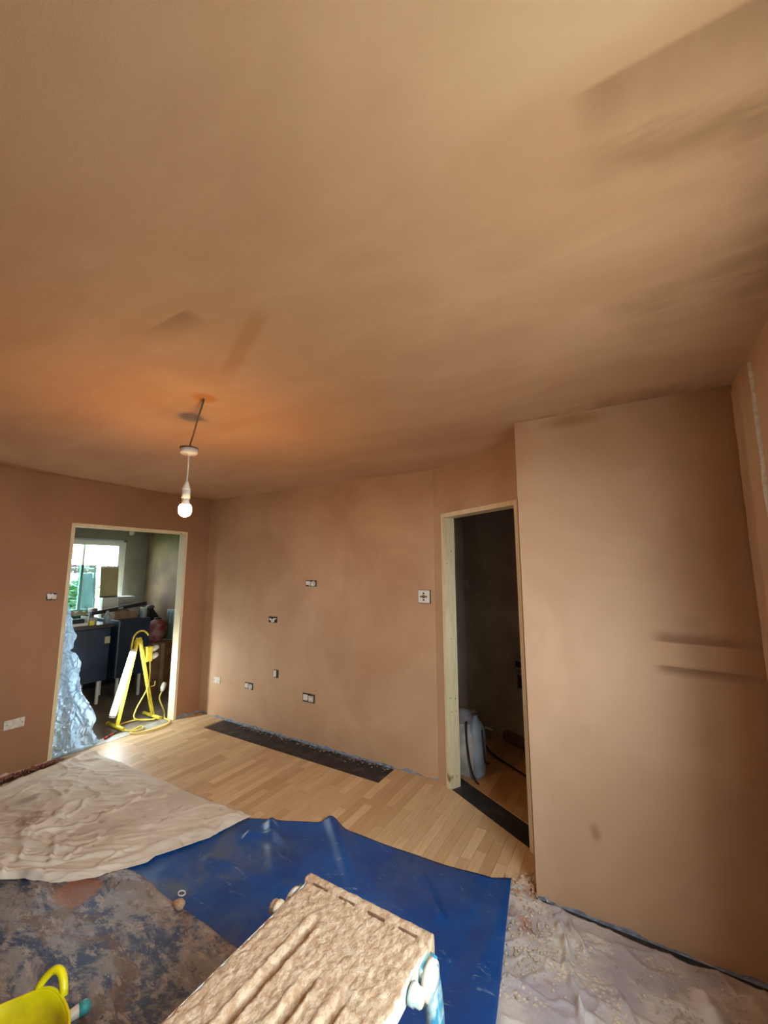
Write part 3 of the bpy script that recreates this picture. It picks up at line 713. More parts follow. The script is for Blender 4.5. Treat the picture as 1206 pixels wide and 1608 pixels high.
# ------------------------------------------------------------------ yellow tub and tool
tubc = Vector((-1.535, .528, .012)); tub = empty('flexible_tub', tubc, 'yellow flexible tub with loop handles at the lower left', 'tub')
def tub_r(z): return .128 + .047*(z/.30)**.9
HA = (math.radians(112), math.radians(292)); n = 64; bm = BM()
def rimz(a):
    d = min(abs((a-h+PI) % (2*PI)-PI) for h in HA); return .288 + .020*math.exp(-(d/.35)**2)
outer, inner = [], []
for k in range(n):
    a = 2*PI*k/n; zt = rimz(a); co, ci = [], []
    for z in [zt*i/10 for i in range(11)]:
        r = tub_r(z); co.append(bm.verts.new((r*math.cos(a), r*math.sin(a), z))); ri = r-.004; ci.append(bm.verts.new((ri*math.cos(a), ri*math.sin(a), max(z, .005))))
    outer.append(co); inner.append(ci)
for k in range(n):
    k2 = (k+1) % n
    for i in range(10):
        bm.faces.new((outer[k][i], outer[k2][i], outer[k2][i+1], outer[k][i+1])); bm.faces.new((inner[k][i], inner[k][i+1], inner[k2][i+1], inner[k2][i]))
    bm.faces.new((outer[k][10], outer[k2][10], inner[k2][10], inner[k][10]))
bm.faces.new([c_[0] for c_ in outer][::-1]); bm.faces.new([c_[0] for c_ in inner])
obj('tub_body', bm, 'tub_yellow', tub, True)
rim = [((tub_r(rimz(a))+.002)*math.cos(a), (tub_r(rimz(a))+.002)*math.sin(a), rimz(a)) for a in [2*PI*k/72 for k in range(73)]]
obj('rim', add_tube(BM(), rim, .0045, 8, False), 'tub_yellow', tub, True)
for h in HA:
    pts = []
    for i in range(15):
        t = i/14; a = h + (t-.5)*.52; s = math.sin(PI*t); r = tub_r(.34)+.004+.012*s; pts.append((r*math.cos(a), r*math.sin(a), rimz(a)-.006+.040*s**.7))
    obj('handle', add_tube(BM(), pts, [.011]*15, 10), 'tub_yellow', tub, True)
mixz = .19; bm = BM(); add_lathe(bm, [(0, mixz), (tub_r(mixz)-.006, mixz), (tub_r(mixz)-.006, mixz-.01), (0, mixz-.01)], n=32)
obj('plaster_mix', bm, 'lump', tub, label='wet pink plaster inside the tub')
tl = empty('hand_tool', (-1.775, .862, .042), 'white and turquoise handled tool lying beside the yellow tub', 'tool', rot=(0, 0, math.radians(75)))
obj('handle', add_lathe(BM(), [(0, -.10), (.012, -.098), (.014, -.05), (.019, -.005), (.019, .0), (0, .0)], n=16, mat=Matrix.Rotation(PI/2, 4, 'Y')), 'white_plastic', tl, True)
obj('grip_end', add_lathe(BM(), [(0, .0), (.020, .0), (.021, .02), (.015, .032), (0, .034)], n=16, mat=Matrix.Rotation(PI/2, 4, 'Y')), 'turquoise', tl, True)

# ------------------------------------------------------------------ pendant
PX, PY = -1.975, 1.262
pen = empty('pendant_light', (PX, PY, 1.86), 'lit bare bulb on a white pendant with its ceiling cup hanging loose', 'light')
def pp(nm, bm, mt, sm=True):
    bmesh.ops.translate(bm, vec=-pen.location, verts=bm.verts); return obj(nm, bm, mt, pen, sm)
zr = 2.205
pp('supply_cable', add_tube(BM(), smooth_path([(-1.70, 1.145, CEIL), (-1.715, 1.15, 2.375), (-1.80, 1.185, 2.325), (-1.895, 1.23, 2.28), (-1.955, 1.255, 2.245), (PX+.005, PY, zr+.005)], 8), .0042, 8), 'cable_grey')
pp('ceiling_cup', add_lathe(BM(), [(.0, zr+.004), (.034, zr+.004), (.040, zr+.016), (.044, zr+.017), (.044, zr-.006), (.038, zr-.013), (.010, zr-.016), (.007, zr-.024), (0, zr-.024)], (PX, PY, 0), 32), 'white_plastic')
pp('cup_insert', add_lathe(BM(), [(0, zr+.023), (.046, zr+.022), (.047, zr+.017), (0, zr+.0165)], (PX, PY, 0), 24), 'darkgap')
pp('flex', add_tube(BM(), [(PX, PY, zr-.02), (PX+.002, PY, 2.12), (PX, PY, 2.035)], .0035, 8), 'white_plastic')
pp('lamp_holder', add_lathe(BM(), [(0, 2.045), (.007, 2.045), (.012, 2.03), (.020, 2.005), (.021, 2.0), (.019, 1.998), (.021, 1.996), (.021, 1.955), (.018, 1.95), (.0, 1.95)], (PX, PY, 0), 24), 'white_plastic')
pp('bulb_neck', add_lathe(BM(), [(0, 1.952), (.017, 1.952), (.018, 1.935), (.026, 1.918), (0, 1.918)], (PX, PY, 0), 24), 'white_plastic')
pp('bulb', add_lathe(BM(), [(.0255, 1.9185), (.0305, 1.905), (.0325, 1.890), (.030, 1.874), (.022, 1.862), (.010, 1.8555), (0, 1.854)], (PX, PY, 0), 24), 'bulb')

# ------------------------------------------------------------------ boxes and plates on the walls
def wire_loops(par, w, h, n, seed, mat='white_plastic'):
    rnd = random.Random(seed)
    for k in range(n):
        cx = (k+.5)/n*w*.8-w*.4; pts = [(cx-.012, 0.012, rnd.uniform(-h*.3, h*.3))]
        for j in range(4): pts.append((cx+rnd.uniform(-.018, .018), -.004-rnd.uniform(0, .012), rnd.uniform(-h*.38, h*.38)))
        pts.append((cx+.012, .012, rnd.uniform(-h*.3, h*.3)))
        obj('wire', add_tube(BM(), smooth_path(pts, 5), .0058, 7), mat, par, True)
def sock(loc, w, h, label, kind, seed, rz=0):
    """local frame: +X right along wall, -Y out of wall"""
    s = empty('socket_box' if kind != 'plate' else 'blank_plate', loc, label, 'socket' if kind != 'plate' else 'plate', rot=(0, 0, rz))
    if kind == 'plate':
        obj('plate', rbox((-w/2, -.009, -h/2), (w/2, .0, h/2), .004), 'cream_plate', s)
        for k in (-1, 1): obj('screw_head', add_lathe(BM(), [(0, .0105), (.004, .0105), (.004, .008), (0, .008)], (k*w*.38, 0, 0), 10, Matrix.Rotation(PI/2, 4, 'X')), 'grey_metal', s)
        return s
    t = .004; bm = BM()
    add_box(bm, (-w/2, -.003, -h/2), (w/2, .002, -h/2+t)); add_box(bm, (-w/2, -.003, h/2-t), (w/2, .002, h/2)); add_box(bm, (-w/2, -.003, -h/2+t), (-w/2+t, .002, h/2-t)); add_box(bm, (w/2-t, -.003, -h/2+t), (w/2, .002, h/2-t))
    obj('box_rim', bm, 'grey_metal', s)
    obj('box_back', add_box(BM(), (-w/2+t, -.001, -h/2+t), (w/2-t, .001, h/2-t)), 'darkgap', s)
    if kind == 'wires': wire_loops(s, w, h, 3, seed)
    elif kind == 'blocks':
        obj('connector_block', rbox((-w*.40, -.016, -h*.28), (-w*.06, -.001, h*.34), .003), 'white_plastic', s)
        obj('connector_block', rbox((w*.02, -.014, -h*.34), (w*.40, -.001, h*.30), .003), 'cream_plate', s)
        wire_loops(s, w, h, 2, seed)
    elif kind == 'half':
        obj('module', rbox((-w*.40, -.014, -h*.36), (w*.02, -.001, h*.40), .003), 'white_plastic', s)
    return s
yw = YB
sock((-2.638, yw, 1.443), .135, .060, 'uppermost white-wired socket box on the far wall', 'blocks', 1)
sock((-3.132, yw, 1.072), .120, .060, 'socket box with tangled cream wires at mid height on the far wall', 'wires', 2)
sock((-3.06, yw, .555), .062, .078, 'small dark single box on the far wall, white on its left half', 'half', 3)
sock((-3.945, yw, .378), .108, .068, 'plain white plate low on the far wall, nearest the left corner', 'plate', 4)
sock((-3.440, yw, .388), .118, .066, 'low socket box second from the left corner on the far wall', 'blocks', 5)
sock((-2.634, yw, .393), .145, .080, 'low socket box furthest right on the far wall, with white connectors', 'blocks', 6)
s = empty('thermostat_plate', (-1.436, yw, 1.358), 'square white switch plate beside the narrow doorway', 'switch')
obj('plate', rbox((-.05, -.012, -.05), (.05, 0, .05), .004), 'white_plastic', s)
obj('dial', add_lathe(BM(), [(0, .020), (.012, .019), (.014, .012), (0, .012)], (0, 0, 0), 20, Matrix.Rotation(PI/2, 4, 'X')), 'grey_metal', s, True)
for dx, dz in ((-.024, 0), (.024, 0), (0, .026), (0, -.026)): obj('terminal', rbox((dx-.007, -.0145, dz-.006), (dx+.007, -.011, dz+.006), .001), 'darkgap' if dx == 0 else 'cable_grey', s)
obj('plaster_gap', add_box(BM(), (-.054, -.0015, -.055), (.058, 0, .053)), 'darkgap', s)
sock((-XA, 1.551, 1.351), .080, .062, 'small white-stuffed box on the left wall beside the kitchen opening', 'blocks', 8, PI/2)
sock((-XA, 1.397, .381), .128, .072, 'pale blank plate low on the left wall', 'plate', 9, PI/2)
hs = cpt(0, 0); 
def hall_at(px, py, pz):  # keep on the far hallway wall
    s_ = (Vector((px, py, 0))-C0).dot(TC); return cpt(s_, 1.03, pz)
sock(hall_at(-1.555, 4.33, 1.42), .09, .09, 'dim square switch plate on the dark hallway wall', 'plate', 11, -TH)
hu = empty('meter_box', hall_at(-.91, 3.95, .62), 'grey electrical boxes low on the hallway wall, half behind the jamb', 'electrical box', rot=(0, 0, -TH))
obj('upper_box', rbox((-.05, -.05, .04), (.08, 0, .16), .006), 'card', hu); obj('display', rbox((-.03, -.053, .07), (.04, -.049, .12), .002), 'darkgap', hu)
obj('lower_box', rbox((-.04, -.04, -.14), (.08, 0, .03), .006), 'card', hu); obj('cover', rbox((-.02, -.043, -.11), (.06, -.039, .0), .002), 'darkgap', hu)

# ------------------------------------------------------------------ hallway things
bag = empty('plaster_sack', (-1.19, 3.26, 0), 'full white sack with grey top and black cord standing inside the narrow doorway', 'sack')
def blob_bag(h, rx, ry, lean, seed, top):
    bm = BM(); rings = []; n = 26; mz = 22
    for i in range(mz+1):
        t = i/mz; z = h*t; prof = (math.sin(PI*min(1, .16+t*.62)))**.55 if t < .72 else max(.03, math.cos((t-.72)/.28*PI/2))*(math.sin(PI*(.16+.72*.62)))**.55
        if t > .72: prof = max(prof, top)
        ring = []
        for k in range(n):
            a = 2*PI*k/n; w = 1+.10*fbm(math.cos(a)*1.6+seed, math.sin(a)*1.6, z*6)+.02*math.sin(z*150+3*a)
            ring.append(bm.verts.new((rx*prof*w*math.cos(a)+lean[0]*t, ry*prof*w*math.sin(a)+lean[1]*t, z)))
        rings.append(ring)
    for a, b in zip(rings, rings[1:]):
        for k in range(n): bm.faces.new((a[k], a[(k+1) % n], b[(k+1) % n], b[k]))
    bm.faces.new(rings[0][::-1]); bm.faces.new(rings[-1]); return bm
obj('sack_body', blob_bag(.40, .125, .11, (-.03, .02, 0), 2, .3), 'sack', bag, True)
bm = blob_bag(.42, .06, .10, (-.03, .03, 0), 5, .3); bmesh.ops.translate(bm, vec=(.085, .015, 0), verts=bm.verts); obj('sack_side', bm, 'sack_blue', bag, True)
bm = BM(); bmesh.ops.create_uvsphere(bm, u_segments=20, v_segments=12, radius=1); bmesh.ops.transform(bm, matrix=Matrix.Translation((-.035, .02, .385)) @ Matrix.Diagonal((.075, .06, .085, 1)), verts=bm.verts)
obj('sack_top', bm, 'sack_cap', bag, True)
obj('cord', add_tube(BM(), smooth_path([(.02, -.06, .40), (.035, -.105, .30), (.055, -.125, .18), (.075, -.125, .08), (.10, -.12, .02), (.13, -.14, .008)], 6), .007, 8), 'black', bag, True)
obj('cord', add_tube(BM(), smooth_path([(.115, .02, .33), (.14, -.02, .22), (.155, -.03, .12), (.165, .02, .10)], 6), .007, 8), 'black', bag, True)
obj('hanging_strap', add_tube(BM(), smooth_path([(-.12, -.07, .27), (-.09, -.11, .22), (-.075, -.125, .12), (-.09, -.12, .05), (-.11, -.10, .02)], 6), .006, 8), 'black', bag, True)
hc = [hall_at(-1.40, 4.2, 0) - NC*.30 + Vector((0, 0, .012)), hall_at(-1.15, 4.0, 0) - NC*.30 + Vector((0, 0, .012)), hall_at(-.95, 3.9, 0) - NC*.38 + Vector((0, 0, .012)), hall_at(-.6, 3.7, 0) - NC*.42 + Vector((0, 0, .012))]
obj('black_cable', add_tube(BM(), smooth_path(hc, 8), .008, 8), 'black', smooth=True, label='black cable curving over the hallway floor', cat='cable')
bm = BM(); cbox(bm, -.3, 1.2, .96, 1.025, -.002, .075); obj('baseboard_hall', bm, 'cardboard', kind=S, label='rough wooden batten along the foot of the hallway wall', cat='baseboard')
p1 = hall_at(-1.42, 4.2, 0) - NC*.16; o = empty('white_pot', (p1.x, p1.y, 0), 'small white tub on the hallway floor behind the sack', 'pot')
obj('pot_body', add_lathe(BM(), [(0, 0), (.05, 0), (.06, .16), (.055, .16), (.048, .01), (0, .01)], n=20), 'card', o, True); obj('lid', add_lathe(BM(), [(0, .172), (.062, .172), (.064, .158), (0, .158)], n=20), 'white_plastic', o, True)
p1 = hall_at(-1.20, 4.07, 0) - NC*.13; o = empty('white_box', (p1.x, p1.y, 0), 'little pale box lying by the hallway wall', 'box', rot=(0, 0, -.4))
obj('box_body', rbox((-.045, -.04, 0), (.045, .04, .08), .004), 'card', o); obj('box_flap', rbox((-.047, -.042, .08), (.047, .0, .086), .002), 'white_plastic', o)

# ------------------------------------------------------------------ kitchen things
# plastic film hung at the left of the opening
ZS = [(1.26, 1.700), (1.10, 1.742), (.98, 1.778), (.90, 1.772), (.87, 1.735), (.84, 1.790), (.76, 1.835), (.68, 1.825), (.54, 1.852), (.44, 1.90), (.34, 1.955), (.24, 1.99), (.14, 1.985), (.06, 2.02), (.012, 2.06)]
def yedge(z):
    for (a, ya), (b, yb) in zip(ZS, ZS[1:]):
        if b <= z <= a: return yb+(ya-yb)*(z-b)/(a-b)
    return ZS[0][1] if z > ZS[0][0] else ZS[-1][1]
bm = BM(); g = []; nz, nu = 190, 80
for i in range(nz+1):
    z = 1.26*(1-i/nz)+.010; row = []; ye = yedge(min(1.26, z)); ys = AY0+.03
    for j in range(nu+1):
        u = j/nu; y = ys+(ye-ys)*u
        dx = .018*math.sin(u*9+2.5*fbm(z*3, u*2))*(.4+u) + .022*fbm(y*16, z*9, 3) + .03*max(0, 1-abs(fbm(y*9+z*4, z*5, 8, 2))*5)**2 + .022*max(0, 1-abs(fbm(y*22-z*6, z*9, 18, 2))*5)**2 - .022
        x = -XA-.028+min(.02, dx*.9) - .02*max(0, (.15-z)/.15)*u
        row.append(bm.verts.new((x, y, z+.01*fbm(y*9, z*4, 9)*min(1, z*8))))
    g.append(row)
for i in range(nz):
    for j in range(nu): bm.faces.new((g[i][j], g[i+1][j], g[i+1][j+1], g[i][j+1]))
o = obj('polythene_curtain', bm, 'film', smooth=True, label='crumpled clear polythene film hanging at the left of the kitchen opening', cat='plastic sheet')

# site work light
LX = -4.50
wl = empty('work_light', (LX, 2.48, 0), 'yellow A-frame site light with glowing tube standing in the kitchen opening', 'work light')
def wp(nm, bm, mt, sm=False, par=None):
    bmesh.ops.translate(bm, vec=-wl.location, verts=bm.verts); return obj(nm, bm, mt, par or wl, sm)
def bar(a, b, w, d):
    a, b = Vector(a), Vector(b); t = (b-a); L = t.length; rot = t.to_track_quat('Z', 'X').to_matrix()
    bm = BM(); bmesh.ops.create_cube(bm, size=1, matrix=Matrix.Translation((a+b)/2) @ rot.to_4x4() @ Matrix.Diagonal((w, d, L, 1)))
    bmesh.ops.bevel(bm, geom=list(bm.edges), offset=.003, segments=1, affect='EDGES'); return bm
wp('leg', bar((LX, 2.308, .02), (LX, 2.445, .86), .03, .03), 'yellow'); wp('leg', bar((LX, 2.665, .02), (LX, 2.462, .86), .03, .03), 'yellow')
wp('foot_bar', add_tube(BM(), [(LX-.17, 2.306, .02), (LX+.13, 2.306, .02)], .018, 10), 'yellow', True); wp('foot_bar', add_tube(BM(), [(LX-.17, 2.668, .02), (LX+.13, 2.668, .02)], .018, 10), 'yellow', True)
for yy in (2.306, 2.668):
    for xx in (LX-.175, LX+.135): wp('foot_cap', add_tube(BM(), [(xx-.004, yy, .0205), (xx+.004, yy, .0205)], .0195, 10), 'yellow')
wp('top_plate', rbox((LX-.022, 2.42, .80), (LX+.022, 2.487, .835), .004), 'yellow')
hoop = [(LX, 2.385, .74), (LX, 2.39, .82), (LX, 2.405, .885), (LX, 2.445, .925), (LX, 2.50, .925), (LX, 2.54, .895), (LX, 2.553, .872)]
wp('carry_hoop', add_tube(BM(), smooth_path(hoop, 5), .009, 8), 'yellow', True)
a, b = Vector((LX+.055, 2.375, .735)), Vector((LX+.055, 2.232, .165)); dv = (b-a).normalized()
wp('tube_housing', bar(a-dv*.01+Vector((-.03, .012, 0)), b+dv*.01+Vector((-.03, .012, 0)), .05, .02), 'white_plastic')
wp('lamp_tube', add_tube(BM(), [a, b], .027, 14), 'tube', True)
for q_ in (a-dv*.012, b+dv*.012): wp('end_holder', add_tube(BM(), [q_-dv*.012, q_+dv*.012], .03, 12), 'white_plastic')
bx = wp('junction_box', rbox((LX-.03, 2.535, .60), (LX+.03, 2.60, .755), .006), 'yellow')
for zz in (.72, .64):
    wp('plug', add_tube(BM(), [(LX, 2.60, zz), (LX, 2.625, zz), (LX, 2.65, zz+.012), (LX+.0, 2.668, zz+.02)], [.026, .028, .027, .02], 12), 'white_plastic', True, bx)
wp('lead', add_tube(BM(), smooth_path([(LX, 2.59, .60), (LX, 2.60, .42), (LX+.02, 2.56, .30), (LX+.02, 2.47, .14), (LX+.03, 2.46, .06), (LX+.05, 2.56, .015), (LX+.08, 2.66, .012)], 6), .007, 8), 'yellow_cable', True)
hk = [(LX+.0, 2.62, .33), (LX, 2.66, .33), (LX, 2.665, .36), (LX, 2.66, .375)]; wp('cable_hook', add_tube(BM(), hk, .006, 8), 'yellow', True)
# long yellow cable on the floor with its plug
cab = empty('extension_cable', (-4.4, 2.45, 0), 'yellow extension cable looped over the kitchen threshold', 'cable')
P_ = [(-4.40, 2.625, .012), (-4.55, 2.52, .012), (-4.56, 2.37, .012), (-4.40, 2.31, .014), (-4.30, 2.34, .014), (-4.33, 2.45, .014), (-4.25, 2.42, .014), (-4.27, 2.32, .014), (-4.20, 2.32, .014), (-4.14, 2.42, .012), (-4.13, 2.56, .012), (-4.17, 2.65, .012), (-4.25, 2.695, .012), (-4.34, 2.704, .012), (-4.42, 2.75, .012), (-4.55, 2.82, .02), (-4.62, 2.80, .14), (-4.60, 2.81, .22)]
bm = add_tube(BM(), smooth_path(P_, 7), .0075, 8); bmesh.ops.translate(bm, vec=-cab.location, verts=bm.verts); obj('cable_run', bm, 'yellow_cable', cab, True)
bm = add_tube(BM(), [(-4.60, 2.81, .22), (-4.60, 2.815, .25), (-4.60, 2.83, .29), (-4.60, 2.84, .31)], [.016, .026, .028, .02], 12); bmesh.ops.translate(bm, vec=-cab.location, verts=bm.verts); obj('plug', bm, 'white_plastic', cab, True)
ch = empty('chisel', (-4.37, 2.21, .012), 'red and black handled chisel lying on the kitchen threshold', 'tool', rot=(0, 0, math.atan2(.19, -.10)))
obj('handle', add_tube(BM(), [(-.11, 0, 0), (-.10, 0, 0), (-.02, 0, 0), (.0, 0, 0)], [.008, .014, .013, .010], 10), 'red', ch, True)
obj('grip_band', add_tube(BM(), [(-.075, 0, 0), (-.05, 0, 0)], .0148, 10), 'black', ch, True)
obj('blade', rbox((-.002, -.011, -.004), (.072, .011, .003), .001), 'black', ch)

# navy cabinets on white legs
def cabinet(loc, w, d, z0, z1, label, lean=0):
    c_ = empty('kitchen_cabinet', loc, label, 'cabinet', 'navy cabinets in the kitchen', rot=(0, lean, 0))
    obj('body', rbox((-d, 0, z0), (-.02, w, z1), .003), 'navy', c_)
    dr = obj('door', rbox((-.018, .004, z0+.003), (0, w-.004, z1-.003), .003), 'navy', c_)
    obj('edge_strip', rbox((-.019, -.003, z0+.003), (.001, .004, z1-.003), .001), 'navy_edge', dr)
    for yy in (.06, w-.06):
        for xx in (-.07, -d+.07): obj('leg', rbox((xx-.014, yy-.014, 0), (xx+.014, yy+.014, z0), .004), 'white_plastic', c_)
    obj('leg_rail', rbox((-d+.07, .05, z0-.05), (-d+.09, w-.05, z0-.02), .002), 'white_plastic', c_)
    return c_
cabinet((-5.45, 1.92, 0), .71, .55, .27, .88, 'dark navy cabinet on white legs, left one behind the work light')
cabinet((-5.40, 2.70, 0), .38, .55, .27, .955, 'tall dark navy cabinet on white legs right behind the yellow frame')
wt = obj('worktop', rbox((-6.02, 1.70, .885), (-5.44, 2.66, .925), .004), 'worktop', label='dark cluttered worktop on the left navy cabinet', cat='worktop')
lb = obj('sticky_label', rbox((-5.438, 2.565, .70), (-5.436, 2.625, .78), .0005), 'beige_board', label='cream paper label hanging between the navy cabinets', cat='label')
bt = empty('green_bottle', (-5.50, 2.60, .926), 'greenish bottle on the worktop between the navy cabinets', 'bottle')
obj('bottle_body', add_lathe(BM(), [(0, 0), (.035, 0), (.036, .09), (.02, .12), (.012, .13), (0, .13)], n=18), 'grey_panel', bt, True); obj('cap', add_lathe(BM(), [(0, .128), (.014, .128), (.014, .15), (0, .15)], n=14), 'card', bt, True)
# tray, cups and clutter on the worktop
tr = empty('tool_tray', (-5.60, 2.30, .926), 'white tray holding a black tool at the left of the worktop', 'tray')
bm = BM(); add_box(bm, (-.1, -.10, 0), (.1, .11, .012)); add_box(bm, (.085, -.10, .012), (.1, .11, .03)); add_box(bm, (-.1, -.10, .012), (-.085, .11, .03)); add_box(bm, (-.085, -.10, .012), (.085, -.085, .10)); add_box(bm, (-.085, .095, .012), (.085, .11, .10)); obj('tray_body', bm, 'white_plastic', tr)
obj('black_tool', rbox((-.06, -.07, .013), (.06, .08, .075), .012), 'black', tr)
yc = empty('yellow_rag', (-5.66, 2.30, 1.045), 'yellowish rag lying over the white tray', 'cloth')
bm = BM(); g = []
for i in range(17):
    g.append([bm.verts.new(((i/16-.5)*.16, (j/16-.5)*.26, .03*fbm(i*.25, j*.25, 4)+.035*math.exp(-((i-8)/5)**2))) for j in range(17)])
for i in range(16):
    for j in range(16): bm.faces.new((g[i][j], g[i+1][j], g[i+1][j+1], g[i][j+1]))
o = obj('rag_cloth', bm, 'beige_board', yc, True); solid(o, .004)
ct = empty('paint_cup', (-5.60, 2.50, .926), 'small pale cup among tools on the worktop', 'cup')
obj('cup_body', add_lathe(BM(), [(0, 0), (.03, 0), (.04, .075), (.036, .075), (.028, .006), (0, .006)], n=18), 'card', ct, True); obj('handle', add_tube(BM(), smooth_path([(.037, 0, .06), (.062, 0, .05), (.06, 0, .025), (.034, 0, .018)], 4), .005, 6), 'card', ct, True)
gt = empty('grey_drill', (-5.74, 2.53, .926), 'grey cordless tool standing on the worktop before the window', 'power tool')
obj('tool_body', rbox((-.04, -.03, .12), (.09, .03, .18), .015), 'grey_metal', gt, True); obj('grip', rbox((-.03, -.02, .03), (.015, .02, .125), .01), 'grey_metal', gt, True); obj('battery', rbox((-.05, -.035, 0), (.04, .035, .035), .008), 'darkgap', gt)
yb = empty('yellow_block', (-5.47, 2.42, .926), 'small yellow block on the edge of the worktop', 'block'); obj('block_body', rbox((-.02, -.025, 0), (.02, .025, .05), .004), 'yellow', yb); obj('block_lid', rbox((-.021, -.026, .05), (.021, .026, .056), .002), 'beige_board', yb)
mz = empty('spirit_level', (-5.62, 2.80, 1.075), 'long black level leaning over the worktop clutter', 'level', rot=(math.radians(7), 0, 0))
mz.location.z += .012
obj('level_body', rbox((-.012, -.33, -.022), (.012, .33, .022), .002), 'black', mz); obj('vial', rbox((.011, -.03, -.01), (.0135, .03, .012), .001), 'grey_panel', mz)
bxs = empty('brown_box', (-5.70, 2.80, .956), 'brown open box of tools on the tall navy cabinet', 'box')
bm = BM(); add_box(bm, (-.12, -.08, 0), (.12, .20, .01)); add_box(bm, (.11, -.08, .01), (.12, .20, .09)); add_box(bm, (-.12, -.08, .01), (-.11, .20, .09)); add_box(bm, (-.11, -.08, .01), (.11, -.07, .09)); add_box(bm, (-.11, .19, .01), (.11, .20, .09)); obj('box_walls', bm, 'cardboard', bxs)
obj('paper', rbox((-.08, -.04, .012), (.08, .15, .05), .01), 'cream_plate', bxs)
cy = empty('steel_can', (-5.48, 3.02, .956), 'pale grey tin can on the tall navy cabinet', 'can'); obj('can_body', add_lathe(BM(), [(0, 0), (.038, 0), (.038, .125), (.034, .13), (0, .13)], n=22), 'grey_panel', cy, True); obj('can_rim', add_lathe(BM(), [(.036, .122), (.041, .122), (.041, .13), (.036, .13)], n=22), 'white_plastic', cy, True)
# crates and sacks right of the cabinets
cr = empty('cardboard_box', (-5.55, 3.25, 0), 'brown cardboard box stacked in the dark kitchen corner', 'box')
obj('box_body', rbox((-.2, -.13, 0), (.16, .16, .62), .006), 'cardboard', cr); obj('box_tape', rbox((.159, -.01, .05), (.1625, .04, .6), .001), 'beige_board', cr)
rb = empty('red_bag', (-5.55, 3.24, .622), 'dark red and grey bag on top of the cardboard box', 'bag')
bm = blob_bag(.30, .13, .12, (0, .02, 0), 8, .3); obj('bag_body', bm, 'redbag', rb, True); obj('bag_tie', add_lathe(BM(), [(.03, .285), (.045, .29), (.045, .30), (.03, .305)], (0, .018, 0), 14), 'black', rb, True)
bk = empty('black_sack', (-6.06, 3.43, 0), 'black rubbish sack in the back corner of the kitchen', 'sack'); obj('sack_body', blob_bag(1.05, .16, .17, (0, 0, 0), 3, .25), 'black', bk, True); obj('sack_tie', add_lathe(BM(), [(.03, 1.0), (.06, 1.02), (.06, 1.04), (.03, 1.06)], n=14), 'grey_metal', bk, True)
rp = empty('radiator_panel', (-5.74, 3.545, .0), 'pale grey radiator panel standing against the brown kitchen wall', 'radiator', rot=(math.radians(-3), 0, 0))
obj('panel', rbox((-.13, -.02, .05), (.42, .02, 1.0), .008), 'grey_panel', rp)
for k in range(6): obj('flute', rbox((-.10+k*.085, -.026, .09), (-.07+k*.085, -.019, .96), .004), 'grey_panel', rp)
for xx in (-.08, .36): obj('stand_foot', rbox((xx-.02, -.04, 0), (xx+.02, .03, .06), .004), 'black', rp)
# boards in front of the window
ac = empty('acrylic_sheet', (-6.42, 2.66, .925), 'greenish clear sheet leaning in front of the kitchen window', 'sheet', rot=(0, math.radians(-6), 0))
obj('pane', rbox((-.003, -.35, 0), (.003, .20, .72), .001), 'acrylic', ac); obj('edge_strip', rbox((-.005, .195, 0), (.005, .205, .72), .001), 'grey_panel', ac)
bb = empty('beige_board', (-6.40, 3.02, 1.20), 'beige board propped in the kitchen window beside the clear sheet', 'board', rot=(0, math.radians(-4), 0))
obj('board', rbox((-.008, -.12, 0), (.008, .11, .41), .002), 'beige_board', bb); obj('top_edge', rbox((-.01, -.122, .40), (.01, .112, .425), .002), 'white_plastic', bb); obj('bottom_edge', rbox((-.01, -.122, -.012), (.01, .112, .0), .002), 'black', bb)
for k, (y0_, y1_, mt, lbl) in enumerate(((2.90, 3.11, 'white_plastic', 'white carton below the beige board'), (3.112, 3.33, 'card', 'grey carton at the right end of the kitchen window sill'))):
    cx = empty('carton', (-6.40, (y0_+y1_)/2, .90), lbl, 'box', 'cartons under the kitchen window'); w = (y1_-y0_)/2
    obj('carton_body', rbox((-.10, -w, 0), (.10, w, .285), .003), mt, cx); obj('carton_flap', rbox((-.102, -w, .285), (.0, w, .289), .001), 'card', cx)
obj('sill_counter', rbox((-6.62, 1.9, .86), (-6.28, 3.40, .90), .003), 'worktop', label='narrow dark counter under the kitchen window', cat='worktop')
sp = bpy.data.objects['sill_counter']
cbs = empty('base_unit', (-6.44, 2.65, 0), 'dark base unit under the kitchen window counter', 'cabinet'); obj('unit_body', rbox((-.17, -.74, .1), (.17, .74, .859), .004), 'navy', cbs); obj('plinth', rbox((-.15, -.74, 0), (.12, .74, .1), .002), 'black', cbs)
kl = empty('kitchen_pendant', (-5.55, 2.83, 2.02), 'small unlit white bulb hanging near the top of the kitchen opening', 'light')
obj('flex', add_tube(BM(), [(0, 0, .12), (0, 0, .38)], .003, 6), 'white_plastic', kl); obj('holder', add_lathe(BM(), [(0, .06), (.016, .06), (.018, .09), (.006, .125), (0, .125)], n=16), 'white_plastic', kl, True); obj('bulb', add_lathe(BM(), [(0, 0), (.018, .004), (.028, .02), (.028, .038), (.018, .06), (0, .062)], n=16), 'white_plastic', kl, True)

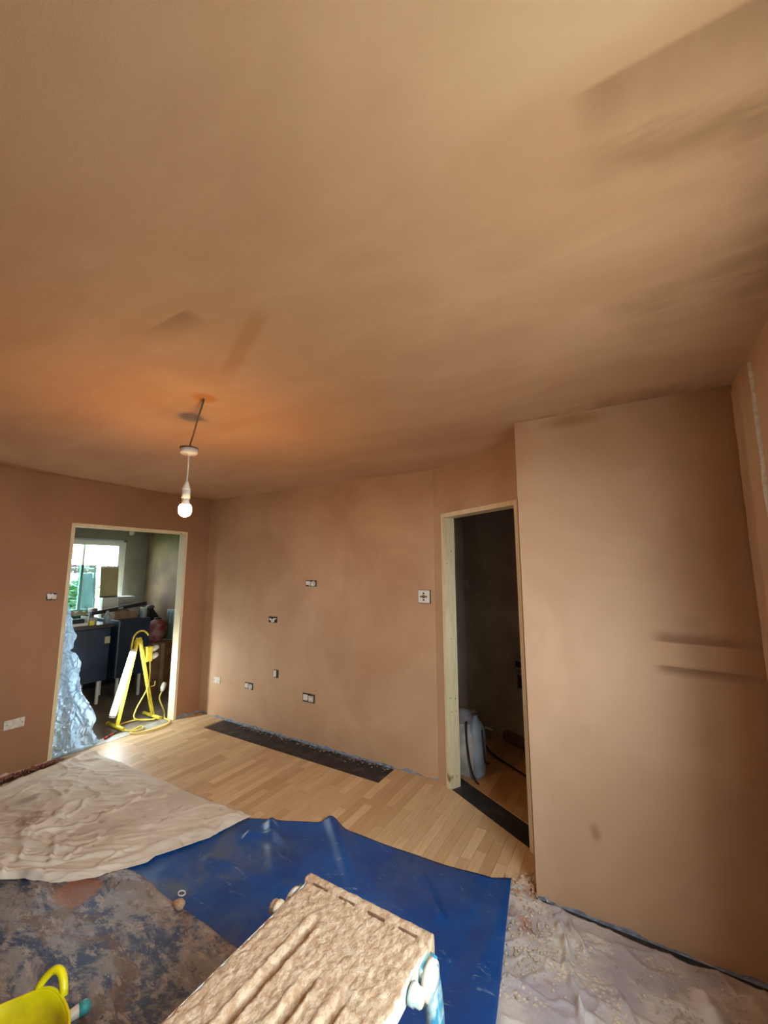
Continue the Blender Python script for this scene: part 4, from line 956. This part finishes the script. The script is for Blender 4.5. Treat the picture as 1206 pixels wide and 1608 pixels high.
# ------------------------------------------------------------------ outside
obj('lawn', add_box(BM(), (-30, -12, -.3), (KX-.2, 30, -.25)), 'lawn', kind=S, label='green lawn outside the kitchen window', cat='lawn')
obj('patio', add_box(BM(), (XE+.14, -20, -.3), (20, 20, -.25)), 'patio', kind=S, label='pale paved patio outside the right window', cat='patio')
def foliage(name, loc, n, rx, ry, rz, mat, label, cat, sz):
    rnd = random.Random(len(label)); bm = BM()
    for i in range(n):
        a = rnd.uniform(0, 2*PI); t = rnd.uniform(-1, 1); rr = (rnd.uniform(.3, 1))**.4; c = Vector((rx*rr*math.cos(a)*math.sqrt(1-t*t), ry*rr*math.sin(a)*math.sqrt(1-t*t), rz*rr*t))
        q = Matrix.Rotation(rnd.uniform(0, 6), 3, 'Z') @ Matrix.Rotation(rnd.uniform(-1, 1), 3, 'X')
        vs_ = [bm.verts.new(c+q @ Vector(v)*sz) for v in ((-.5, 0, 0), (0, -.3, .1), (.6, 0, 0), (0, .3, .1))]; bm.faces.new(vs_)
    e = empty(name, loc, label, cat); obj('foliage', bm, mat, e)['kind'] = 'stuff'; return e
e = foliage('garden_bush', (-10.5, 4.6, .55), 1500, .9, 1.2, .85, 'leaf', 'green bush on the lawn outside the kitchen window', 'bush', .16); obj('stem', add_tube(BM(), [(0, 0, -.8), (0, 0, .2)], [.05, .03], 8), 'bark', e)
e = foliage('blossom_shrub', (-9.2, 4.05, 1.62), 700, .35, .75, .13, 'blossom', 'shrub with pink and white blossom outside the kitchen window', 'shrub', .09); obj('stem', add_tube(BM(), [(0, 0, -1.87), (0, 0, 0)], [.03, .02], 8), 'bark', e)
t_ = empty('tree_trunk', (-8.6, 3.63, -.25), 'grey tree trunk on the lawn behind the clear sheet', 'tree'); obj('trunk', add_tube(BM(), [(0, 0, 0), (.02, .03, .6), (0, .05, 1.2), (.03, .02, 1.75)], [.16, .12, .11, .08], 12), 'bark', t_, True); obj('branch', add_tube(BM(), [(0, .04, 1.3), (.05, .2, 1.6), (.05, .28, 1.9)], [.06, .04, .02], 8), 'bark', t_, True)
fe = empty('garden_fence', (-13, 5.5, -.25), 'pale wooden garden fence behind the bush', 'fence')
for k in range(22): obj('board', add_box(BM(), (-.012, -3.3+k*.3, 0), (.012, -3.3+k*.3+.285, 1.35)), 'fence', fe)
for zz in (.35, 1.05): obj('rail', add_box(BM(), (.012, -3.3, zz), (.05, 3.3, zz+.09)), 'fence', fe)
print('strips', nstrip)
